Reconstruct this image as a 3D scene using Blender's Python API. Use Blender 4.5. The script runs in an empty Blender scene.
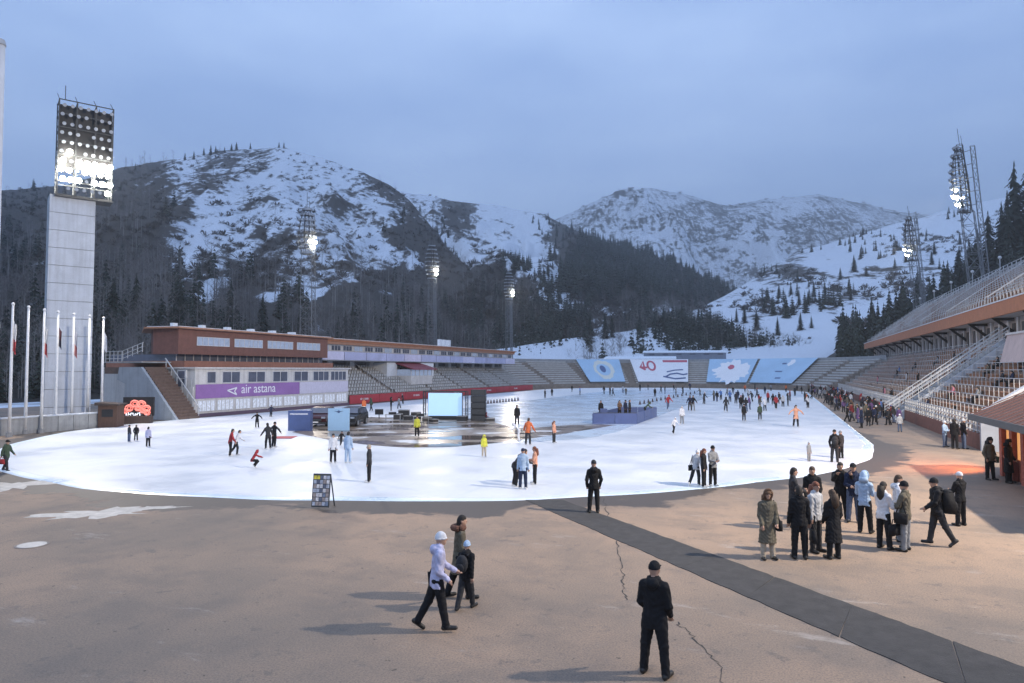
import bpy, bmesh, math, random
import numpy as np
from mathutils import Vector, Matrix
random.seed(7); RNG = np.random.default_rng(11)
SC = bpy.context.scene; COL = SC.collection
rad = math.radians
# ------------------------------------------------------------------ camera
FPX, HC = 683.0, 5.0
PITCH = math.atan(28.5/FPX)
cam_d = bpy.data.cameras.new('camera'); cam = bpy.data.objects.new('camera', cam_d); COL.objects.link(cam)
cam_d.sensor_width = 36; cam_d.lens = FPX/1024*36; cam_d.clip_start = 0.1; cam_d.clip_end = 12000
cam.location = (0, 0, HC); cam.rotation_euler = (math.pi/2+PITCH, 0, 0); SC.camera = cam
# ------------------------------------------------------------------ sky: dusk overcast
SUN_EL, SUN_ROT = rad(4.0), rad(250)
world = bpy.data.worlds.new('World'); SC.world = world; world.use_nodes = True
nt = world.node_tree; nt.nodes.clear()
wo = nt.nodes.new('ShaderNodeOutputWorld')
sky = nt.nodes.new('ShaderNodeTexSky'); sky.sky_type = 'NISHITA'; sky.sun_disc = False
sky.sun_elevation = SUN_EL; sky.sun_rotation = SUN_ROT; sky.altitude = 1700; sky.ozone_density = 3.0
bgS = nt.nodes.new('ShaderNodeBackground'); bgS.inputs['Strength'].default_value = 0.05
nt.links.new(sky.outputs[0], bgS.inputs['Color'])
tcw = nt.nodes.new('ShaderNodeTexCoord'); mp = nt.nodes.new('ShaderNodeMapping'); mp.inputs['Scale'].default_value = (1.2, 1.2, 3.5)
nz = nt.nodes.new('ShaderNodeTexNoise'); nz.inputs['Scale'].default_value = 1.7; nz.inputs['Detail'].default_value = 4
cr = nt.nodes.new('ShaderNodeValToRGB')
cr.color_ramp.elements[0].position = 0.36; cr.color_ramp.elements[0].color = (0.44, 0.66, 1.16, 1)
cr.color_ramp.elements[1].position = 0.68; cr.color_ramp.elements[1].color = (0.68, 0.93, 1.44, 1)
bgC = nt.nodes.new('ShaderNodeBackground'); bgC.inputs['Strength'].default_value = 1.0
nt.links.new(tcw.outputs['Generated'], mp.inputs[0]); nt.links.new(mp.outputs[0], nz.inputs['Vector'])
nt.links.new(nz.outputs['Fac'], cr.inputs[0]); nt.links.new(cr.outputs[0], bgC.inputs['Color'])
mixw = nt.nodes.new('ShaderNodeMixShader'); mixw.inputs[0].default_value = 0.93
nt.links.new(bgS.outputs[0], mixw.inputs[1]); nt.links.new(bgC.outputs[0], mixw.inputs[2]); nt.links.new(mixw.outputs[0], wo.inputs['Surface'])
# weak last daylight through the cloud
sl = bpy.data.lights.new('sun', 'SUN'); sl.energy = 0.5; sl.angle = rad(25); sl.color = (0.80, 0.88, 1.0)
sun = bpy.data.objects.new('sun', sl); COL.objects.link(sun); sun.location = (-200, -300, 300)
sun.rotation_euler = Vector((0.45, 0.62, -0.6)).to_track_quat('-Z', 'Y').to_euler()
SC.view_settings.view_transform = 'Standard'; SC.view_settings.look = 'None'; SC.view_settings.gamma = 1; SC.view_settings.exposure = 0.0
SC.render.engine = 'CYCLES'
cy = SC.cycles; cy.use_denoising = True; cy.max_bounces = 5; cy.diffuse_bounces = 2; cy.glossy_bounces = 2; cy.transmission_bounces = 2
cy.volume_bounces = 0; cy.transparent_max_bounces = 4; cy.sample_clamp_indirect = 4; cy.caustics_reflective = False; cy.caustics_refractive = False
try: cy.denoiser = 'OPENIMAGEDENOISE'
except Exception: pass
# ------------------------------------------------------------------ frames of reference
TH = rad(21.4); CT, ST = math.cos(TH), math.sin(TH)
def W(u, v, z=0.0): return Vector((u*CT+v*ST, -u*ST+v*CT, z))      # rink axes (u across, v along) to world
def UV(x, y): return (x*CT-y*ST, x*ST+y*CT)
def ray(px, py):
    xc, yc = (px-512)/FPX, (341.5-py)/FPX
    return Vector((xc, math.cos(PITCH)-yc*math.sin(PITCH), math.sin(PITCH)+yc*math.cos(PITCH)))
def G(px, py, z=0.0):
    r = ray(px, py); t = (z-HC)/r.z; return Vector((r.x*t, r.y*t, z))
def P(px, py, Y):
    r = ray(px, py); t = Y/r.y; return Vector((r.x*t, Y, HC+r.z*t))
U0, V0, V1, RO, RI = -25.3, 51.5, 163.5, 31.0, 13.0     # rink: centre line, curve centres, outer and inner radius
# ------------------------------------------------------------------ mesh builder
class MB:
    def __init__(s): s.v = []; s.f = []; s.m = []; s.mi = 0
    def add(s, vs, fs):
        b = len(s.v); s.v += [tuple(p) for p in vs]; s.f += [tuple(b+i for i in f) for f in fs]; s.m += [s.mi]*len(fs); return s
    def box(s, x0, x1, y0, y1, z0, z1):
        return s.add([(x0,y0,z0),(x1,y0,z0),(x1,y1,z0),(x0,y1,z0),(x0,y0,z1),(x1,y0,z1),(x1,y1,z1),(x0,y1,z1)],
            [(0,3,2,1),(4,5,6,7),(0,1,5,4),(1,2,6,5),(2,3,7,6),(3,0,4,7)])
    def hexa(s, p):      # 8 points: bottom loop, top loop
        return s.add(p, [(0,3,2,1),(4,5,6,7),(0,1,5,4),(1,2,6,5),(2,3,7,6),(3,0,4,7)])
    def bar(s, a, b, w, h=None):
        a, b = Vector(a), Vector(b); h = h or w; d = (b-a).normalized()
        up = Vector((0,0,1)) if abs(d.z) < .95 else Vector((0,1,0))
        x = d.cross(up).normalized()*w/2; y = x.cross(d).normalized()*h/2
        return s.hexa([a-x-y, a+x-y, a+x+y, a-x+y, b-x-y, b+x-y, b+x+y, b-x+y])
    def tube(s, pts, rs, n=8, cap=True):
        pts = [Vector(p) for p in pts]
        if not hasattr(rs, '__len__'): rs = [rs]*len(pts)
        b = len(s.v); vs = []; fs = []
        for i, p in enumerate(pts):
            d = (pts[min(i+1, len(pts)-1)]-pts[max(i-1, 0)]).normalized()
            up = Vector((0,0,1)) if abs(d.z) < .9 else Vector((1,0,0))
            x = d.cross(up).normalized(); y = d.cross(x).normalized()
            for k in range(n):
                a = 2*math.pi*k/n; vs.append(p+(x*math.cos(a)+y*math.sin(a))*rs[i])
        for i in range(len(pts)-1):
            for k in range(n): fs.append((i*n+k, i*n+(k+1)%n, (i+1)*n+(k+1)%n, (i+1)*n+k))
        if cap: fs.append(tuple(range(n))[::-1]); fs.append(tuple((len(pts)-1)*n+k for k in range(n)))
        return s.add(vs, fs)
    def prism(s, poly, axis, a0, a1):      # polygon in the plane across axis, pulled from a0 to a1
        def mk(p, a): return {'x': (a, p[0], p[1]), 'y': (p[0], a, p[1]), 'z': (p[0], p[1], a)}[axis]
        n = len(poly); vs = [mk(p, a0) for p in poly]+[mk(p, a1) for p in poly]
        return s.add(vs, [tuple(range(n))[::-1], tuple(range(n, 2*n))]+[(i, (i+1)%n, n+(i+1)%n, n+i) for i in range(n)])
    def ball(s, c, r, n=10, m=6, sc=(1,1,1)):
        vs = []; fs = []
        for i in range(m+1):
            t = math.pi*i/m
            for k in range(n):
                a = 2*math.pi*k/n; vs.append((c[0]+r*sc[0]*math.sin(t)*math.cos(a), c[1]+r*sc[1]*math.sin(t)*math.sin(a), c[2]+r*sc[2]*math.cos(t)))
        for i in range(m):
            for k in range(n): fs.append((i*n+k, (i+1)*n+k, (i+1)*n+(k+1)%n, i*n+(k+1)%n))
        return s.add(vs, fs)
    def mesh(s, name):
        me = bpy.data.meshes.new(name); me.from_pydata(s.v, [], s.f)
        if any(s.m): me.polygons.foreach_set('material_index', s.m)
        me.validate(); me.update(); return me
    def build(s, name, mat, parent=None, smooth=False):
        me = s.mesh(name)
        for m in (mat if isinstance(mat, (list, tuple)) else [mat]): me.materials.append(m)
        if smooth: me.shade_smooth()
        return link(name, me, parent)
def link(name, me, parent=None):
    o = bpy.data.objects.new(name, me); COL.objects.link(o)
    if parent is not None: o.parent = parent
    return o
def tag(o, label=None, cat=None, group=None, kind=None):
    if label: o['label'] = label
    if cat: o['category'] = cat
    if group: o['group'] = group
    if kind: o['kind'] = kind
    return o
def thing(name, label, cat, loc=(0,0,0), rz=0.0, group=None):
    o = bpy.data.objects.new(name, None); o.empty_display_size = .3; COL.objects.link(o); o.location = loc; o.rotation_euler = (0,0,rz)
    return tag(o, label, cat, group)
def copy_tree(o, parent=None):
    c = o.copy(); COL.objects.link(c); c.parent = parent
    for ch in list(o.children): copy_tree(ch, c)
    return c
def from_np(name, v, f, mat, parent=None, smooth=False):
    me = bpy.data.meshes.new(name); v = np.asarray(v, dtype=np.float32); f = np.asarray(f, dtype=np.int32)
    n = f.shape[1]
    me.vertices.add(len(v)); me.vertices.foreach_set('co', v.ravel())
    me.loops.add(f.size); me.loops.foreach_set('vertex_index', f.ravel())
    me.polygons.add(len(f)); me.polygons.foreach_set('loop_start', np.arange(0, f.size, n, dtype=np.int32))
    me.update(calc_edges=True)
    for m in (mat if isinstance(mat, (list, tuple)) else [mat]): me.materials.append(m)
    if smooth: me.shade_smooth()
    return link(name, me, parent)
# ------------------------------------------------------------------ materials
MATS = {}
def mat(name, col, rough=.6, var=.18, scale=3.0, bump=0.0, bscale=None, metal=0.0, spec=.5, emit=None, estr=0.0, stretch=None, streak=0.0):
    """plain procedural surface: base colour broken up by noise, some relief, optional run-down streaks"""
    if name in MATS: return MATS[name]
    m = bpy.data.materials.new(name); m.use_nodes = True; t = m.node_tree; N = t.nodes; L = t.links
    b = N['Principled BSDF']; b.inputs['Roughness'].default_value = rough; b.inputs['Metallic'].default_value = metal
    b.inputs['Specular IOR Level'].default_value = spec
    tc = N.new('ShaderNodeTexCoord'); src = tc.outputs['Object']
    if stretch:
        mpp = N.new('ShaderNodeMapping'); mpp.inputs['Scale'].default_value = stretch; L.new(src, mpp.inputs[0]); src = mpp.outputs[0]
    n1 = N.new('ShaderNodeTexNoise'); n1.inputs['Scale'].default_value = scale; n1.inputs['Detail'].default_value = 6; n1.inputs['Roughness'].default_value = .65
    L.new(src, n1.inputs['Vector'])
    r = N.new('ShaderNodeValToRGB'); r.color_ramp.elements[0].position = .3; r.color_ramp.elements[1].position = .72
    r.color_ramp.elements[0].color = tuple(max(0, c*(1-var)) for c in col[:3])+(1,)
    r.color_ramp.elements[1].color = tuple(min(1, c*(1+var*.7)) for c in col[:3])+(1,)
    L.new(n1.outputs['Fac'], r.inputs[0]); out = r.outputs[0]
    if streak > 0:
        mps = N.new('ShaderNodeMapping'); mps.inputs['Scale'].default_value = (2.2, 2.2, .12); L.new(tc.outputs['Object'], mps.inputs[0])
        n2 = N.new('ShaderNodeTexNoise'); n2.inputs['Scale'].default_value = 1.5; n2.inputs['Detail'].default_value = 5; L.new(mps.outputs[0], n2.inputs['Vector'])
        r2 = N.new('ShaderNodeMapRange'); r2.inputs['From Min'].default_value = .45; r2.inputs['From Max'].default_value = .75; r2.inputs['To Max'].default_value = streak
        L.new(n2.outputs['Fac'], r2.inputs[0])
        mx = N.new('ShaderNodeMix'); mx.data_type = 'RGBA'; mx.inputs[7].default_value = (col[0]*.35, col[1]*.33, col[2]*.3, 1)
        L.new(r2.outputs[0], mx.inputs[0]); L.new(out, mx.inputs[6]); out = mx.outputs[2]
    L.new(out, b.inputs['Base Color'])
    if bump:
        n3 = N.new('ShaderNodeTexNoise'); n3.inputs['Scale'].default_value = bscale or scale*6; n3.inputs['Detail'].default_value = 4; L.new(src, n3.inputs['Vector'])
        bp = N.new('ShaderNodeBump'); bp.inputs['Strength'].default_value = bump; bp.inputs['Distance'].default_value = .03
        L.new(n3.outputs['Fac'], bp.inputs['Height']); L.new(bp.outputs[0], b.inputs['Normal'])
    if emit: b.inputs['Emission Color'].default_value = tuple(emit)+(1,); b.inputs['Emission Strength'].default_value = estr
    MATS[name] = m; return m
M_steel = mat('galvanised steel', (.42,.43,.44), .45, .2, 8, metal=.6)
M_dsteel = mat('dark steel', (.07,.075,.08), .5, .3, 8, metal=.4)
M_white = mat('white paint', (.74,.75,.76), .5, .1, 4, streak=.12)
M_rail = mat('white rail paint', (.58,.59,.60), .5, .25, 3, streak=.3)
M_wall = mat('white plaster wall', (.62,.60,.58), .8, .12, 1.2, bump=.15, streak=.3)
M_grey = mat('grey concrete', (.34,.35,.36), .85, .2, 1.5, bump=.2, streak=.35)
M_pale = mat('pale concrete panel', (.54,.58,.64), .75, .12, .9, bump=.12, streak=.28)
M_dkconc = mat('weathered tier concrete', (.27,.235,.205), .9, .3, 1.1, bump=.25)
M_brown = mat('brown red cladding', (.19,.082,.062), .6, .2, 2.0, bump=.1, streak=.2)
M_orange = mat('orange fascia panel', (.48,.175,.075), .55, .15, 1.5, streak=.22)
M_fasc = mat('faded orange fascia', (.40,.20,.12), .6, .18, 1.5, streak=.25)
M_glass = mat('dusk window glass', (.11,.125,.17), .08, .3, 1, spec=.8)
M_glassL = mat('lit pale window glass', (.30,.36,.46), .1, .25, 2, spec=.8, emit=(.55,.68,.95), estr=.18)
M_frame = mat('window frame', (.6,.6,.62), .5, .1)
M_seat = mat('grey seat plastic', (.50,.50,.49), .5, .25, 1.5)
M_bench = mat('brown bench board', (.36,.18,.10), .7, .3, 3)
M_red = mat('red banner cloth', (.42,.035,.05), .6, .2, .6)
M_lilac = mat('lilac banner cloth', (.46,.47,.66), .6, .18, .4)
M_purple = mat('purple banner cloth', (.30,.15,.40), .55, .15, .5)
M_blue = mat('blue cover cloth', (.075,.115,.27), .5, .15, 1.5, bump=.1)
M_lblue = mat('pale blue print', (.38,.60,.82), .5, .08, .8)
M_black = mat('black paint', (.018,.018,.02), .45, .3, 5)
M_snow = mat('old snow', (.74,.78,.84), .7, .15, 2, bump=.4)
M_text = mat('white lettering', (.85,.85,.88), .5, .03)
M_lampoff = mat('lamp reflector', (.42,.46,.52), .3, .1, metal=.3)
M_lampon = mat('lit floodlight', (.9,.9,.85), .3, .02, emit=(1,.95,.82), estr=120)
# ------------------------------------------------------------------ noise
_perm = RNG.permutation(4096)
def vnoise(x, y):
    xi = np.floor(x).astype(np.int64); yi = np.floor(y).astype(np.int64); fx = x-xi; fy = y-yi
    fx = fx*fx*(3-2*fx); fy = fy*fy*(3-2*fy)
    def h(a, b): return _perm[(a+_perm[b & 4095]) & 4095]/4096.0
    return (h(xi,yi)*(1-fx)+h(xi+1,yi)*fx)*(1-fy)+(h(xi,yi+1)*(1-fx)+h(xi+1,yi+1)*fx)*fy
def fbm(x, y, o=5, g=.5):
    s = 0; a = 1; t = 0
    for i in range(o): s = s+a*vnoise(x*2**i+17.3*i, y*2**i+5.1*i); t += a; a *= g
    return s/t
def sst(a, b, x): t = np.clip((x-a)/(b-a), 0, 1); return t*t*(3-2*t)
# ------------------------------------------------------------------ materials of the open ground
def node_mat(name):
    m = bpy.data.materials.new(name); m.use_nodes = True; return m, m.node_tree.nodes, m.node_tree.links, m.node_tree.nodes['Principled BSDF']
def noise_node(N, L, src, scale, detail=6, rough=.6, st=None):
    if st:
        q = N.new('ShaderNodeMapping'); q.inputs['Scale'].default_value = st; L.new(src, q.inputs[0]); src = q.outputs[0]
    n = N.new('ShaderNodeTexNoise'); n.inputs['Scale'].default_value = scale; n.inputs['Detail'].default_value = detail; n.inputs['Roughness'].default_value = rough
    L.new(src, n.inputs['Vector']); return n.outputs['Fac']
def rng_node(N, L, src, a, b, c=0.0, d=1.0, smooth=True):
    r = N.new('ShaderNodeMapRange'); r.interpolation_type = 'SMOOTHSTEP' if smooth else 'LINEAR'
    for k, x in zip(('From Min','From Max','To Min','To Max'), (a,b,c,d)): r.inputs[k].default_value = x
    L.new(src, r.inputs[0]); return r.outputs[0]
def mix_node(N, L, fac, a, b):
    x = N.new('ShaderNodeMix'); x.data_type = 'RGBA'
    for sk, q in ((0, fac), (6, a), (7, b)):
        if hasattr(q, 'is_linked'): L.new(q, x.inputs[sk])
        elif sk == 0: x.inputs[0].default_value = q
        else: x.inputs[sk].default_value = tuple(q)+(1,)
    return x.outputs[2]
def math_node(N, L, op, a, b):
    x = N.new('ShaderNodeMath'); x.operation = op
    for i, q in enumerate((a, b)):
        if hasattr(q, 'is_linked'): L.new(q, x.inputs[i])
        else: x.inputs[i].default_value = q
    return x.outputs[0]
def hill_mat():
    m, N, L, b = node_mat('snowy hillside'); b.inputs['Roughness'].default_value = .9; b.inputs['Specular IOR Level'].default_value = .2
    tc = N.new('ShaderNodeTexCoord').outputs['Object']
    at = N.new('ShaderNodeAttribute'); at.attribute_name = 'cover'; cov = at.outputs['Fac']
    ds = N.new('ShaderNodeAttribute'); ds.attribute_name = 'grain'          # texture coordinates in units of the hill's own size
    a = noise_node(N, L, ds.outputs['Vector'], 1.0, 10, .72)
    c = noise_node(N, L, ds.outputs['Vector'], 6.0, 6, .75)
    st = noise_node(N, L, ds.outputs['Vector'], 3.2, 6, .65, (1.6, 1.0, .35))
    s = math_node(N, L, 'ADD', math_node(N, L, 'MULTIPLY', a, .33), math_node(N, L, 'MULTIPLY', c, .37))
    s = math_node(N, L, 'ADD', s, math_node(N, L, 'MULTIPLY', st, .30))
    s = math_node(N, L, 'ADD', s, math_node(N, L, 'SUBTRACT', cov, .5))
    f = rng_node(N, L, s, .50, .56)
    bare = mix_node(N, L, c, (.035,.031,.029), (.10,.088,.078))
    snow = mix_node(N, L, a, (.56,.60,.67), (.80,.82,.86))
    L.new(mix_node(N, L, f, snow, bare), b.inputs['Base Color'])
    bp = N.new('ShaderNodeBump'); bp.inputs['Strength'].default_value = .6; bp.inputs['Distance'].default_value = 3.0
    L.new(s, bp.inputs['Height']); L.new(bp.outputs[0], b.inputs['Normal'])
    return m
M_hill = hill_mat()
# ------------------------------------------------------------------ hills
class Hill:
    def __init__(s, sky, dist, base, gain, seed, cover, grain, p=1.08):
        s.sx, s.sy = zip(*sky); s.dx, s.dy = zip(*dist); s.base = base; s.gain = gain; s.seed = seed; s.cover = cover; s.p = p; s.grain = grain
    def R(s, px): return np.interp(px, s.dx, s.dy)
    def z(s, px, Y):
        R = s.R(px); B = s.base(px); py = np.interp(px, s.sx, s.sy)+2.0*(fbm(px*.06+s.seed, px*0+s.seed, 4)-.5)*2
        Hc = HC+(370-py)/FPX*R
        t = (Y-B)/(R-B); tc = np.clip(t, 0, 1)
        z = Hc*tc**s.p
        X = (px-512)/FPX*Y
        w = np.sin(np.pi*np.clip(tc, 0, 1))**.8*sst(1.0, .62, tc)
        g = (fbm(X/s.gain[0]+s.seed, Y/(s.gain[0]*2.2)+s.seed, 5, .55)-.5)
        z = z+w*g*s.gain[1]*2+w*(np.abs(fbm(X/(s.gain[0]*.5)+s.seed*2, Y/(s.gain[0]*1.6)+s.seed, 4, .5)-.5))*s.gain[1]*-1.1
        z = np.where(t > 1, Hc-(t-1)*(R-B)*.45, z)
        return np.where(t < 0, t*(R-B)*.02, z)
    def py(s, px, Y): return 370-(s.z(px, Y)-HC)/Y*FPX
    def build(s, name, x0, x1, nx, nr):
        px = np.linspace(x0, x1, nx); q = np.linspace(0, 1, nr)
        PX, Q = np.meshgrid(px, q, indexing='ij'); B = s.base(PX); R = s.R(PX)
        Y = B/(1-Q*(1-B/R)); Y = np.concatenate([B[:, :1]*.93, Y, R[:, -1:]*1.06, R[:, -1:]*1.25, R[:, -1:]*1.3], 1)
        PX = np.repeat(PX[:, :1], Y.shape[1], 1)
        Z = s.z(PX, Y); X = (PX-512)/FPX*Y
        PY = 370-(Z-HC)/Y*FPX
        cov = s.cover(PX, PY).astype(np.float32)
        v = np.stack([X, Y, Z], -1).reshape(-1, 3); n = Y.shape[1]
        i = np.arange(nx-1)[:, None]*n+np.arange(n-1)[None, :]
        f = np.stack([i, i+n, i+n+1, i+1], -1).reshape(-1, 4)
        o = from_np(name, v, f, M_hill, smooth=True); me = o.data
        a = me.attributes.new('cover', 'FLOAT', 'POINT'); a.data.foreach_set('value', cov.ravel())
        a = me.attributes.new('grain', 'FLOAT_VECTOR', 'POINT'); a.data.foreach_set('vector', (v*np.array([1, .30, 1.35])/s.grain).astype(np.float32).ravel())
        return tag(o, kind='structure')
    def scatter(s, n, x0, x1, dens, ymax=1.0):
        """random points on the slope kept by dens(px, py); evenly spread as seen up the slope"""
        px = RNG.uniform(x0, x1, n); q = RNG.uniform(0, ymax, n); B = s.base(px); R = s.R(px); Y = B/(1-q*(1-B/R))
        z = s.z(px, Y); py = 370-(z-HC)/Y*FPX
        k = RNG.uniform(0, 1, n) < dens(px, py); px, Y, z = px[k], Y[k], z[k]
        return np.stack([(px-512)/FPX*Y, Y, z], -1)
def lin_base(uu): return lambda px: np.clip(-uu/(.365-.931*np.clip((px-512)/FPX, -2, .30)), 60, 330)
def patch(px, py, sx, sy, sd): return fbm(px/sx+sd, py/sy+sd*1.7, 4, .55)
def covA(px, py):
    n = patch(px, py, 42, 30, 3.0)-.5
    c = .508+.30*n
    c = c+.16*sst(185, 135, px+40*n)+.13*sst(240, 285, py+80*n-18*sst(170,220,px)*sst(340,300,px))+.12*sst(345, 410, px+60*n-.25*(py-200))
    return np.clip(c, 0, 1)
def covB(px, py):
    n = patch(px, py, 38, 26, 9.0)-.5
    dome = sst(545, 590, px+30*n)*sst(226, 240, py+14*n-.10*(px-575))*sst(304, 284, py-20*n)
    c = .525+.36*n+.2*dome+.10*sst(262, 300, py+55*n+.22*(px-450))*sst(560, 520, px)+.02*sst(300, 330, py)
    return np.clip(c, 0, 1)
def covC(px, py):
    n = patch(px, py, 55, 24, 21.0)-.5
    return np.clip(.525+.15*n+.01*sst(270, 320, py), 0, 1)
def covD(px, py):
    n = patch(px, py, 40, 14, 31.0)-.5
    c = .41+.36*n+.07*sst(255, 275, py+20*n)*sst(318, 300, py)-.12*sst(318, 330, py)
    return np.clip(c, 0, 1)
def covE(px, py): return .58+0*px
hillA = Hill([(-700,255),(-400,230),(-200,212),(-60,200),(0,188),(60,184),(120,165),(175,156),(230,147),(275,145),(320,155),(360,170),(390,184),(410,199),(430,224),(450,250),(470,268),(500,296),(540,326),(580,346),(620,362)],
             [(-700,500),(-200,700),(0,760),(270,800),(400,720),(450,620),(520,440),(620,330)], lin_base(-112), (70, 34), 3.3, covA, 34.0)
hillB = Hill([(340,200),(400,190),(425,194),(450,200),(490,203),(520,208),(545,213),(575,229),(600,240),(640,250),(680,264),(700,274),(720,288),(750,305),(800,330),(840,350)],
             [(340,1400),(560,1300),(700,1000),(840,700)], lambda px: 300+0*px, (110, 60), 8.1, covB, 60.0)
hillC = Hill([(420,250),(500,236),(540,226),(565,214),(600,197),(625,187),(650,186),(700,196),(730,204),(760,199),(800,195),(820,193),(850,198),(880,205),(905,210),(950,216),(1024,226),(1200,236)],
             [(420,3000),(1200,3000)], lambda px: 900+0*px, (220, 190), 14.6, covC, 75.0, 1.0)
hillD = Hill([(440,358),(500,349),(560,340),(620,332),(660,322),(690,312),(720,298),(760,275),(797,252),(850,237),(902,222),(960,207),(1024,192),(1150,165),(1500,120)],
             [(440,300),(560,330),(660,400),(720,620),(797,900),(1024,1000),(1500,900)], lambda px: 232+0*px, (60, 7), 22.4, covD, 42.0, 1.05)
hillE = Hill([(800,366),(860,338),(900,322),(930,306),(960,286),(1000,258),(1024,240),(1100,200),(1300,140),(1700,60)],
             [(800,300),(1024,300),(1700,260)], lambda px: 190+0*px, (40, 5), 5.5, covE, 40.0)
hillA.build('hill', -700, 620, 300, 120); hillB.build('hill', 340, 840, 220, 90); hillC.build('mountain', 420, 1200, 420, 150)
hillD.build('hill', 440, 1500, 240, 90); hillE.build('hill', 800, 1700, 120, 40)
# ------------------------------------------------------------------ trees
def conifer_np(tiers, k, seed, sub=1):
    r = np.random.default_rng(seed); V = []; F = []
    for i in range(tiers):
        t = i/(tiers-1); z = .12+.86*t; rr = .19*(1-t)**.85+.012
        for j in range(k if t < .8 else max(4, k-3)):
            a = 2*np.pi*(j+.5*(i % 2))/k+r.uniform(-.3, .3); L = rr*r.uniform(.7, 1.25); dz = -.045-.10*(1-t)*r.uniform(.5, 1.1)
            w = L*.42; b = len(V); ca, sa = np.cos(a), np.sin(a)
            z0 = z+r.uniform(-.02, .02)
            if sub == 1:
                V += [(0,0,z0+.02), (L*.55*ca-w*sa, L*.55*sa+w*ca, z0+dz*.5), (L*ca, L*sa, z0+dz), (L*.55*ca+w*sa, L*.55*sa-w*ca, z0+dz*.5)]
                F += [(b,b+1,b+2), (b,b+2,b+3)]
            else:
                for q in range(5):      # sprays along the branch
                    f = .25+.75*q/4; ww = w*(1.1-.8*f)*r.uniform(.7, 1.2); b = len(V); zz = z0+dz*f; Lf = L*f; sp = L*.22
                    V += [(Lf*ca-sp*ca, Lf*sa-sp*sa, zz+.015), (Lf*ca-ww*sa, Lf*sa+ww*ca, zz-.012*r.uniform(0, 2)), (Lf*ca+sp*.6*ca, Lf*sa+sp*.6*sa, zz-.012), (Lf*ca+ww*sa, Lf*sa-ww*ca, zz-.012*r.uniform(0, 2))]
                    F += [(b,b+1,b+2), (b,b+2,b+3)]
    return np.array(V), np.array(F)
def trunk_np(h, r0, n=5):
    V = [(r0*np.cos(2*np.pi*k/n), r0*np.sin(2*np.pi*k/n), 0) for k in range(n)]+[(0,0,h)]
    return np.array(V), np.array([(k, (k+1) % n, n) for k in range(n)])
def bare_np(seed, nb=13, tw=5):
    r = np.random.default_rng(seed); V = []; F = []
    v, f = trunk_np(.97, .017, 3); V += [tuple(p) for p in v]; F += [tuple(p) for p in f]
    def sl(p, q, w):
        d = np.array(q)-np.array(p); s = np.cross(d, r.normal(size=3)); s = s/np.linalg.norm(s)*w; b = len(V)
        V.extend([tuple(np.array(p)-s), tuple(np.array(p)+s), tuple(q)]); F.append((b, b+1, b+2))
    for i in range(nb):
        z = r.uniform(.28, .9); a = r.uniform(0, 6.28); L = r.uniform(.14, .30)*(1.15-z*.6); p = np.array((0,0,z)); d = np.array((np.cos(a)*.75, np.sin(a)*.75, .75)); q = p+d*L
        sl(p, q, .0045)
        for j in range(tw):
            u = r.uniform(.3, 1); e = p+d*L*u; g = e+(d+r.normal(size=3)*.55)*r.uniform(.06, .13); sl(e, g, .0026)
    return np.array(V), np.array(F)
def shrub_np(seed, n=30):
    r = np.random.default_rng(seed); V = []; F = []
    for i in range(n):
        a = r.uniform(0, 6.28); e = r.uniform(.15, 1.45); L = r.uniform(.35, 1.0); d = np.array((np.cos(a)*np.cos(e), np.sin(a)*np.cos(e), np.sin(e)))
        o = d*.12; s = np.cross(d, r.normal(size=3)); s = s/np.linalg.norm(s)*.05; b = len(V)
        V += [tuple(o), tuple(o+d*L*.6-s), tuple(d*L), tuple(o+d*L*.6+s)]; F += [(b,b+1,b+2), (b,b+2,b+3)]
    return np.array(V), np.array(F)
def tile(protos, pts, h, hv=.3, wide=1.0):
    VV = []; FF = []; off = 0; which = RNG.integers(0, len(protos), len(pts))
    for w, (v, f) in enumerate(protos):
        p = pts[which == w]; n = len(p)
        if not n: continue
        a = RNG.uniform(0, 6.28, n); s = h*(1+RNG.uniform(-hv, hv, n))*np.clip(.35+p[:, 1]/420, .5, 1.05); c, q = np.cos(a)[:, None], np.sin(a)[:, None]; wx = (s*wide*RNG.uniform(.8, 1.25, n))[:, None]
        X = (v[None, :, 0]*c-v[None, :, 1]*q)*wx+p[:, 0:1]; Y = (v[None, :, 0]*q+v[None, :, 1]*c)*wx+p[:, 1:2]; Z = v[None, :, 2]*s[:, None]+p[:, 2:3]-.3
        VV.append(np.stack([X, Y, Z], -1).reshape(-1, 3)); FF.append((f[None]+(np.arange(n)*len(v))[:, None, None]+off).reshape(-1, 3)); off += n*len(v)
    return np.concatenate(VV), np.concatenate(FF)
def foliage_mat(name, a, b, sc, snow=0.0):
    m, N, L, p = node_mat(name); p.inputs['Roughness'].default_value = .9; p.inputs['Specular IOR Level'].default_value = .15
    tc = N.new('ShaderNodeTexCoord').outputs['Object']; f = noise_node(N, L, tc, sc, 3)
    c = mix_node(N, L, rng_node(N, L, f, .35, .65), a, b)
    if snow: c = mix_node(N, L, rng_node(N, L, noise_node(N, L, tc, sc*6, 2), .60, .72, 0, snow), c, (.6,.64,.7))
    L.new(c, p.inputs['Base Color']); return m
M_con = foliage_mat('conifer needles', (.022,.030,.026), (.055,.066,.052), .09, .3)
M_bare = foliage_mat('bare branches', (.11,.10,.10), (.25,.235,.225), .06)
M_shrub = foliage_mat('leafless scrub', (.05,.045,.042), (.11,.098,.088), .04)
M_bark = mat('bark', (.06,.045,.035), .9, .3, 4)
C_far = [conifer_np(9, 7, s) for s in (1, 2, 3, 4)]; B_far = [bare_np(s) for s in (11, 12, 13, 14, 15)]; S_far = [shrub_np(s) for s in (21, 22, 23, 24)]
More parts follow.
